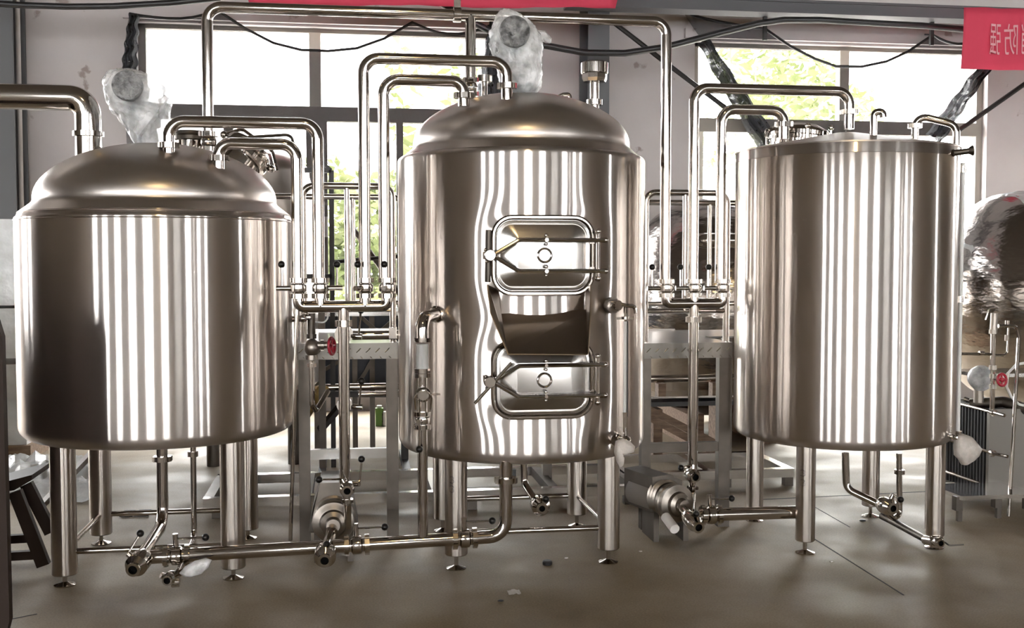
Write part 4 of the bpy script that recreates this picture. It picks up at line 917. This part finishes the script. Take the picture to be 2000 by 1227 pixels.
# long polished pipes lying on trestles behind both platforms
for (xa_, xb_, y_, Y_, r_, lb) in ((628, 800, 757, 6.9, .022, 'bright steel pipe lying on the trestle behind the first platform'), (700, 800, 770, 6.75, .014, 'thin steel pipe lying in front of the bright one behind the first platform'), (1230, 1440, 741, 6.9, .024, 'bright steel pipe resting across behind the second platform')):
    a, b_ = P(xa_, y_, Y_), P(xb_, y_, Y_); b_.z = a.z
    tag(MB().tube([a, b_], r_, 0, 14).build('stock_pipe', 'polished_pipe_steel'), lb, 'pipe')
zT = P(700, 768, 6.95).z
TR = thing('black_trestle', 'black steel trestle holding bright pipes behind the first platform', 'trestle', (P(640, 830, 6.9).x, 6.9, 0))
for px in (630, 790): x = P(px, 800, 6.9).x; MB().box((x, 6.9, zT / 2), (.045, .04, zT)).build('leg', 'black_steel', TR, 0); MB().bar((x, 6.55, .02), (x, 7.25, .02), .04, .04).build('foot_bar', 'black_steel', TR, 0)
MB().bar(P(600, 770, 6.9), P(795, 770, 6.9), .04, .035).build('top_bar', 'black_steel', TR, 0)
MB().bar(P(668, 790, 6.85), P(625, 840, 6.7), .035, .035).build('brace', 'black_steel', TR, 0)
q = P(628, 763, 6.8); m = MB().nut(q, (.3, -1, 0), .04, .05, 6).cyl(q, q + Vector((-.1, .05, -.16)), .03, n=12); tag(m.build('brass_valve', 'brass'), 'brown brass valve on the trestle beside the red handwheel', 'valve')
q = FL(741, 832); m = thing('green_canister', 'small green and white canister on the floor behind the first platform', 'canister', q)
MB().box(q + Z3 * .07, (.06, .05, .14)).build('body', 'green_label', m, 0); MB().box(q + Vector((.035, 0, .055)), (.03, .05, .11)).build('side', 'white_pvc', m, 0); MB().cyl(q + Z3 * .13, q + Z3 * .16, .02, n=12).build('cap', 'white_pvc', m)
zsheet = P(1340, 772, 6.9).z + .006; zpipe = P(1335, 741, 6.9).z - .024
for px in (1290, 1395):
    x = P(px, 760, 6.9).x; tag(MB().box((x, 6.9, (zsheet + zpipe) / 2), (.05, .08, zpipe - zsheet)).build('pipe_rest', 'raw_timber', smooth=0), 'small timber rest under the %s half of the bright pipe behind the second platform' % ('left' if px < 1300 else 'right'), 'block')
# lying tanks
def lying(xl, xr, Y, z, R, label, film_=False, dish=.42):
    root = thing('lying_tank', label, 'tank', ((xl + xr) / 2, Y, 0), 'tanks lying on their side at the back')
    L = xr - xl; pr = [(0, 0)] + [(R * sin(pi / 2 * i / 12) , dish * R * (1 - cos(pi / 2 * i / 12))) for i in range(1, 13)]
    pr += [(R + .004, dish * R + .005), (R + .004, dish * R + .03), (R, dish * R + .035), (R, L * .5), (R, L - dish * R)] + [(R * cos(pi / 2 * i / 12), L - dish * R * (1 - sin(pi / 2 * i / 12))) for i in range(1, 13)]
    pr[-1] = (0, L)
    MB().lathe(pr, (xl, Y, z), X3, 72).build('shell', 'film_covered_steel', root, 50)
    for t in (.3, .7):
        x = xl + L * t; MB().box((x, Y, max(.03, (z - R * .9) / 2)), (.12, R * 1.4, max(.06, z - R * .9))).build('cradle', 'raw_timber', root, 0)
    return root
LA = lying(P(1232, 600, 7.6).x, P(1580, 600, 7.6).x, 7.9, .94, .80, 'large polished tank lying on its side behind the second platform', dish=.75)
q = P(1372, 470, 7.0); MB().tube([q + Vector((0, .1, 0)), q, q + X3 * .4], .05, .04, 16).build('side_nozzle', 'polished_pipe_steel', LA)
LB = lying(P(1884, 600, 7.0).x, 7.2, 7.2, 1.02, .74, 'large film-covered tank lying on its side at the right edge', dish=.6)
fq = []; ff = []
for i in range(15):
    for k in range(25):
        a = radians(60 + 130 * k / 24); x = P(1884, 600, 7.0).x + .05 + i * .16; rr_ = (.74 * (min(1, (i * .16 + .1) / .45) ** .5)) + .02 + .02 * noise.noise((i * .9, k * .7, 3))
        fq.append((x, 7.2 - rr_ * cos(a) * -1 * -1, 1.02 + rr_ * sin(a)))
for i in range(14):
    for k in range(24): A = i * 25 + k; ff.append((A, A + 1, A + 26, A + 25))
MB().add(fq, ff).build('protective_film', 'white_sheet_film', LB, 80)
# white pallet sheet and timber under the lying tank
for i, (a, b_, Y) in enumerate((((1258, 795), (1425, 880), 6.75), ((1262, 812), (1400, 886), 6.6))):
    A, B = P(*a, Y), P(*b_, Y); tag(MB().bar(A, B, .06, .045).build('timber_plank', 'raw_timber', smooth=0), 'brown timber plank slanting %s under the lying tank' % ('higher' if i == 0 else 'lower, in front of another plank,'), 'plank')
tag(MB().box((P(1340, 780, 6.9).x, 6.95, P(1340, 772, 6.9).z), (.62, .3, .012)).build('steel_sheet', 'mirror_sheet_steel', smooth=0), 'bright flat steel sheet stacked behind the second platform', 'sheet')
tag(MB().box((P(1340, 790, 6.9).x, 6.95, P(1340, 785, 6.9).z), (.6, .3, .03)).build('dark_board', 'black_steel', smooth=0), 'dark board under the bright steel sheet behind the second platform', 'board')
z_ = P(1340, 790, 6.9).z - .02
for px in (1275, 1405): x = P(px, 790, 6.95).x; tag(MB().box((x, 6.95, z_ / 2), (.06, .25, z_)).build('timber_block', 'raw_timber', smooth=0), 'timber block holding up the dark board at its %s end' % ('left' if px < 1300 else 'right'), 'block')

# ================================================================== LEFT CLUTTER
CB = thing('wooden_panel', 'dark brown round-cornered wooden cabinet at the left frame edge, unseen dark body added', 'panel', (-2.4, 3.92, 0))
b_ = P(17, 1160, 3.9); zt = P(10, 606, 3.9).z; ax_ = -2.05
prf = [Vector((ax_, 3.9, 0.0)), Vector((b_.x - .03, 3.9, 0.0)), Vector((b_.x - .01, 3.9, .02)), Vector((b_.x, 3.9, .06)), Vector((b_.x - .004, 3.9, zt - .09)), Vector((b_.x - .02, 3.9, zt - .03)), Vector((b_.x - .06, 3.9, zt)), Vector((ax_, 3.9, zt))]
MB().prism(prf, (0, .04, 0)).build('front_panel', 'dark_brown_wood', CB, 0)
MB().bar((-2.04, 3.94, zt / 2), (-2.62, 4.45, zt / 2), .04, zt).box((-3.05, 5.0, zt / 2), (.9, 1.15, zt)).build('body', 'dark_brown_wood', CB, 0)  # unseen body, added out of view to darken the left tank's reflection
ST = thing('trestle_stool', 'dark brown wooden trestle stool behind the left front tank leg', 'stool', FL(60, 1110))
y0 = 4.75
tp_ = [P(15, 955, y0), P(62, 925, y0 + .25), P(66, 938, y0 + .25), P(18, 968, y0)]
MB().prism([P(-30, 952, y0), P(62, 928, y0), P(62, 938, y0), P(28, 958, y0), P(-30, 966, y0)], (0, .3, 0)).build('seat', 'dark_brown_wood', ST, 0)
for a, b_, Y in (((30, 960), (86, 1112), 4.72), ((52, 945), (100, 1040), 5.0), ((-10, 960), (-40, 1112), 4.72)):
    A = P(*a, Y); B = P(*b_, Y); B.z = max(B.z, .03); MB().bar(A, B, .05, .035, (0, 1, 0)).build('leg', 'dark_brown_wood', ST, 0)
for y_, Y in ((1085, 4.72), (1052, 4.98)): MB().bar(P(-30, y_ + 4, Y), P(75, y_ - 2, Y), .03, .035).build('stretcher', 'dark_brown_wood', ST, 0)
A, B = P(196, 868, 5.9), P(70, 1010, 5.75); B.z = max(B.z, .03)
tag(MB().bar(A, B, .02, .11, (0, 1, .3)).build('leaning_board', 'grey_board', smooth=0), 'long grey board leaning across white sheeting behind the left front leg', 'board')
v, f = [], []; n_, k_ = 26, 16
for i in range(n_ + 1):
    for k in range(k_ + 1):
        p = FL(-60 + 260 * i / n_, 985 - 90 * k / k_); h = .16 * max(0, sin(pi * k / k_)) * (.55 + .45 * noise.noise((i * .35, k * .5, 1))) + .05 * abs(noise.noise((i * .9, k * .9, 4))) + .004
        v.append(p + Z3 * h)
for i in range(n_):
    for k in range(k_): q = i * (k_ + 1) + k; f.append((q, q + 1, q + k_ + 2, q + k_ + 1))
tag(MB().add(v, f).build('plastic_sheet', 'white_sheet_film'), 'crumpled white plastic sheeting heaped on the floor at far left', 'sheeting')
x_ = P(-14, 600, 7.7).x
for i, (z0, z1, wd) in enumerate(((0.1, .62, .5), (.66, .98, .5), (1.0, 1.55, .5))):
    t_ = thing('wrapped_crate', 'film-wrapped pale crate at the far left edge, %s of the stack' % ('bottom', 'middle', 'top')[i], 'crate', (x_, 7.7, z0), 'film-wrapped crates stacked at far left')
    MB().box((x_, 7.7, (z0 + z1) / 2), (wd, .5, z1 - z0)).build('crate_body', 'grey_board', t_, 0)
    m = MB(); vv = []; fx_ = []
    for a in range(33):
        for k in range(7):
            an = 2 * pi * a / 32; rx = (wd / 2 + .02) / max(abs(cos(an)), abs(sin(an))); j = 1 + .05 * noise.noise((a * .9, k * 1.3, i * 5))
            vv.append((x_ + cos(an) * rx * j, 7.7 + sin(an) * rx * j, z0 + (z1 - z0) * k / 6))
    for a in range(32):
        for k in range(6): q = a * 7 + k; fx_.append((q, q + 7, q + 8, q + 1))
    m.add(vv, fx_).build('film', 'white_sheet_film', t_)
tag(MB().box((x_, 7.7, .05), (.6, .6, .1)).build('pallet', 'raw_timber', smooth=0), 'timber pallet under the film-wrapped crates', 'pallet')
for px, py, s in ((247, 1008, 1), (277, 1007, 1.1)):
    p = FL(px, py + 2); tag(MB().prism([p + Vector((-.035 * s, 0, .002)), p + Vector((.03 * s, -.01, .002)), p + Vector((.035 * s, .05, .012)), p + Vector((-.02 * s, .06, .01))], (0, 0, .012)).build('rubber_scrap', 'black_rubber', smooth=0), 'black rubber scrap on the floor under the left tank, %s of the pair' % ('left' if px < 260 else 'right'), 'scrap')

# ================================================================== RIGHT CORNER: PLATE HEAT EXCHANGER
HE = thing('heat_exchanger', 'plate heat exchanger with grey end plate on legs at the right edge', 'heat exchanger', FL(1935, 1012))
Yh = 5.25
z0, z1 = P(1940, 975, Yh).z, P(1940, 800, Yh).z
xa = P(1931, 900, Yh).x; xp = xa + .30
ep = loft([[Vector((p.x, Yh, p.z)) for p in rr((xa + xp) / 2, (z0 + z1) / 2, xp - xa, z1 - z0, .025, Yh)], [Vector((p.x, Yh + .025, p.z)) for p in rr((xa + xp) / 2, (z0 + z1) / 2, xp - xa, z1 - z0, .025, Yh)]])
ep.f.append(tuple(range(31, -1, -1))); ep.build('end_plate', 'exchanger_plate_grey', HE)
for i in range(14): MB().box(((xa + xp) / 2 - .015 - i * .002, Yh + .05 + i * .026, (z0 + z1) / 2 + .01), (xp - xa - .03, .014, z1 - z0 - .04)).build('gasket_plate', 'rubber_gasket_black', HE, 0)
MB().box(((xa + xp) / 2 - .04, Yh + .45, (z0 + z1) / 2), (xp - xa, .03, z1 - z0)).build('rear_plate', 'exchanger_plate_grey', HE, 0)
for a, b_ in (((1938, 885), (1968, 892)), ((1940, 953), (1962, 963)), ((1940, 806), (1962, 812))):
    A = P(*a, Yh - .03); MB().tube([A + Vector((-.09, .5, .03)), A + Vector((.0, -.03, 0)), P(*b_, Yh - .12)], .0085, 0, 10).nut(A, (0, 1, 0), .018, .02, 6).build('tie_bolt', 'chrome_fitting_steel', HE)
MB().tube([P(1884, 780, Yh + .3), P(2010, 822, Yh + .0)], .014, 0, 10).build('carrying_bar', 'chrome_fitting_steel', HE)
for px, py in ((1873, 1018), (1949, 1012), (2010, 1016)):
    p = FL(px, py); MB().box((p.x, p.y, .035), (.022, .022, .07)).box((p.x - .01, p.y, .09), (.035, .04, .07)).build('leg', 'frame_tube_steel', HE, 0)
a = FL(1873, 1018); b2 = FL(2010, 1016); MB().box(((a.x + b2.x) / 2, a.y + .1, .125), (b2.x - a.x + .04, .3, .02)).build('base_tray', 'mirror_sheet_steel', HE, 0)
MB().box((a.x, a.y + .25, .32), (.03, .03, .5)).build('side_upright', 'mirror_sheet_steel', HE, 0)
MB().tube([P(1895, 790, Yh + .2), P(1960, 785, Yh + .1), P(2005, 800, Yh)], .03, .03, 12).build('top_port', 'frame_tube_steel', HE)
# pipe tree with lever valve, gauge, red wheel
PT = thing('service_pipe_tree', 'upright service pipe with lever tap, small loop and red handwheel at the right edge', 'pipe', P(1938, 800, 5.15))
Yt = 5.15
MB().tube([P(1938, 800, Yt), P(1940, 650, Yt)], .012, 0, 12).build('riser', 'polished_pipe_steel', PT)
for y_ in (648, 718, 735, 755): MB().nut(P(1939, y_, Yt), Z3, .018, .022, 6).build('fitting', 'cast_pump_steel', PT)
MB().tube([P(1940, 650, Yt), P(1942, 612, Yt)], .017, 0, 12).build('tap_body', 'cast_pump_steel', PT)
MB().tube([P(1925, 625, Yt), P(1932, 603, Yt), P(1948, 602, Yt)], .0035, .01, 8).build('lever', 'polished_pipe_steel', PT)
MB().tube([P(1950, 637, Yt), P(1985, 637, Yt), P(1990, 660, Yt), P(1968, 1040, Yt - .1)], .0095, .03, 10).build('bypass_pipe', 'polished_pipe_steel', PT)
MB().tube([P(1940, 694, Yt), P(1962, 694, Yt), P(1968, 688, Yt), P(1970, 640, Yt)], .006, .02, 10).nut(P(1967, 630, Yt), Z3, .012, .02, 4).nut(P(1966, 660, Yt), Z3, .01, .03, 4).build('small_loop', 'polished_pipe_steel', PT)
MB().tube([P(1876, 691, Yt), P(1935, 692, Yt)], .007, 0, 10).nut(P(1917, 690, Yt), X3, .012, .025, 6).build('side_pipe', 'polished_pipe_steel', PT)
q = P(1957, 742, Yt - .04); fx, fy_, _ = MB().frame((.2, -1, .1)); rg = MB().tube([q + fx * .028 * cos(a) + fy_ * .03 * sin(a) for a in [2 * pi * i / 14 for i in range(14)]], .007, 0, 8, closed=True)
for i in range(4): rg.tube([q, q + fx * .028 * cos(i * pi / 2) + fy_ * .028 * sin(i * pi / 2)], .006, 0, 6)
rg.sphere(q, .014, 8).build('handwheel', 'red_enamel', PT)
MB().cyl(P(1940, 740, Yt), q, .008, n=8).build('spindle', 'cast_pump_steel', PT)
q = P(1912, 738, 5.3); GM = thing('flow_meter', 'round bag-covered meter head beside the red handwheel at the right edge', 'meter', q - Z3 * .06)
MB().lathe([(0, -.03), (.05, -.03), (.056, -.02), (.056, .03), (.045, .04), (0, .042)], q, (.2, -1, .1), 28).build('meter_head', 'motor_grey_paint', GM)
MB().sphere(q + Vector((-.0, -.02, 0)), .068, 20, (1, .8, 1)).build('plastic_bag', 'clear_wrap_film', GM)
MB().cyl(q - Z3 * .13, q - Z3 * .03, .025, n=14).build('neck', 'cast_pump_steel', GM)
ho = [(2010, 708), (1985, 712), (1968, 730), (1966, 755), (1975, 775), (1990, 790), (2010, 795)]
tag(MB().tube([P(x_, y_, 5.2) for x_, y_ in ho], .007, 0, 8).build('white_hose', 'white_pvc'), 'thin white hose looping beside the red handwheel at the right edge', 'hose')
tag(MB().box((P(1960, 728, 5.9).x, 5.9, P(1960, 728, 5.9).z), (.5, .3, .02)).build('shelf_plate', 'mirror_sheet_steel', smooth=0), 'thin bright shelf plate behind the red handwheel at the right edge', 'shelf')
# bagged lower tap of tank three and other bags
def bag(name, outline, Y, th, label, mt='cloudy_bag_film'):
    pts_ = [P(x, y, Y) for x, y in outline]; c_ = sum(pts_, Vector()) / len(pts_); n = len(pts_); v = []; f = []
    rings = [(1, 0), (.94, -.5), (.7, -.9), (.35, -1.05)]
    for s, d in rings: v += [c_ + (p - c_) * s + Y3 * d * th * (1 + .25 * noise.noise(p * 30 + Vector((s, 0, 0)))) for p in pts_]
    for k in range(len(rings) - 1): f += [(k * n + i, k * n + (i + 1) % n, (k + 1) * n + (i + 1) % n, (k + 1) * n + i) for i in range(n)]
    f.append(tuple(range((len(rings) - 1) * n, len(rings) * n)))
    m2 = len(v); v += [c_ + (p - c_) * s - Y3 * d * th * .7 for s, d in rings[1:] for p in pts_]
    prev = list(range(n))
    for k in range(3):
        cur = [m2 + k * n + i for i in range(n)]; f += [(prev[i], cur[i], cur[(i + 1) % n], prev[(i + 1) % n]) for i in range(n)]; prev = cur
    f.append(tuple(prev))
    return tag(MB().add(v, f).build(name, mt, smooth=60), label, 'bag')
bag('plastic_bag', [(1866, 850), (1880, 847), (1897, 853), (1908, 866), (1916, 876), (1911, 890), (1900, 900), (1886, 909), (1878, 908), (1872, 898), (1864, 890), (1863, 870)], 4.46, .035, 'cloudy plastic bag tied over the lower tap of the right tank')
bag('plastic_bag', [(1202, 862), (1215, 855), (1230, 862), (1240, 872), (1238, 882), (1226, 885), (1216, 890), (1210, 884), (1211, 898), (1216, 910), (1210, 914), (1204, 902), (1199, 884)], 4.27, .025, 'crumpled plastic bag over the lower cock of the middle tank')
bag('plastic_bag', [(350, 1119), (362, 1106), (380, 1096), (402, 1090), (414, 1094), (408, 1108), (395, 1120), (375, 1126), (360, 1126)], 4.29, .03, 'clear plastic bag over the small tap handle below the left tank', 'clear_wrap_film')
# floor litter
q = FL(1069, 1103); tag(MB().lathe([(0, 0), (.02, 0), (.021, .004), (.021, .014), (.016, .018), (0, .018)], q, n=16).build('rubber_foot_cap', 'black_rubber'), 'round black rubber cap lying on the floor below the middle tank', 'cap')
q = FL(1004, 1161); v, f = [], []
for i in range(9):
    for k in range(6): v.append(q + Vector(((i - 4) * .006, (k - 2.5) * .010, .006 + .012 * abs(noise.noise((i * .7, k * .9, 2))))))
for i in range(8):
    for k in range(5): A = i * 6 + k; f.append((A, A + 1, A + 7, A + 6))
tag(MB().add(v, f).build('crumpled_paper', 'paper_white'), 'crumpled scrap of white paper on the floor in front of the middle tank', 'litter')
for px, py, s, lb in ((978, 1175, .012, 'dark chip on the floor in front of the crumpled paper'), (1685, 1018, .018, 'dark chip on the floor under the right tank')):
    q = FL(px, py); tag(MB().sphere(q + Z3 * .003, s, 8, (1, .7, .35)).build('floor_chip', 'black_rubber'), lb, 'litter')
for px, py, lb in ((1106, 1091, 'tiny white chip on the floor right of the black rubber cap'), (1624, 1098, 'tiny white chip on the floor in front of the right tank'), (1251, 1078, 'tiny white flake on the floor beside the middle tank right leg')):
    q = FL(px, py); tag(MB().sphere(q + Z3 * .002, .007, 6, (1.3, .8, .4)).build('white_chip', 'paper_white'), lb, 'litter')

# handwritten numerals in black marker on two legs
def numeral(root, C, half, r, px, rows, strokes):
    lx, ly = C.x - half, C.y - half
    for y_ in rows:
        c_ = P(px, y_, ly - r)
        for st in strokes:
            pts_ = []
            for u, w_ in st:
                x = c_.x + u * .010; z = c_.z + w_ * .014; dx_ = max(-r * .95, min(r * .95, x - lx)); pts_.append(Vector((lx + dx_, ly - sqrt(r * r - dx_ * dx_) - .0008, z)))
            MB().tube(pts_, .0013, 0, 6).build('marker_numeral', 'black_rubber', root)
three = [[(-.8, .8), (0, 1), (.7, .7), (.6, .25), (-.1, .05), (.7, -.2), (.8, -.7), (.1, -1), (-.8, -.8)]]
numeral(T3, C3, .305, .042, 1570, (925, 944), three)
numeral(T2, C2, .325, .047, 883, (938, 956), three)
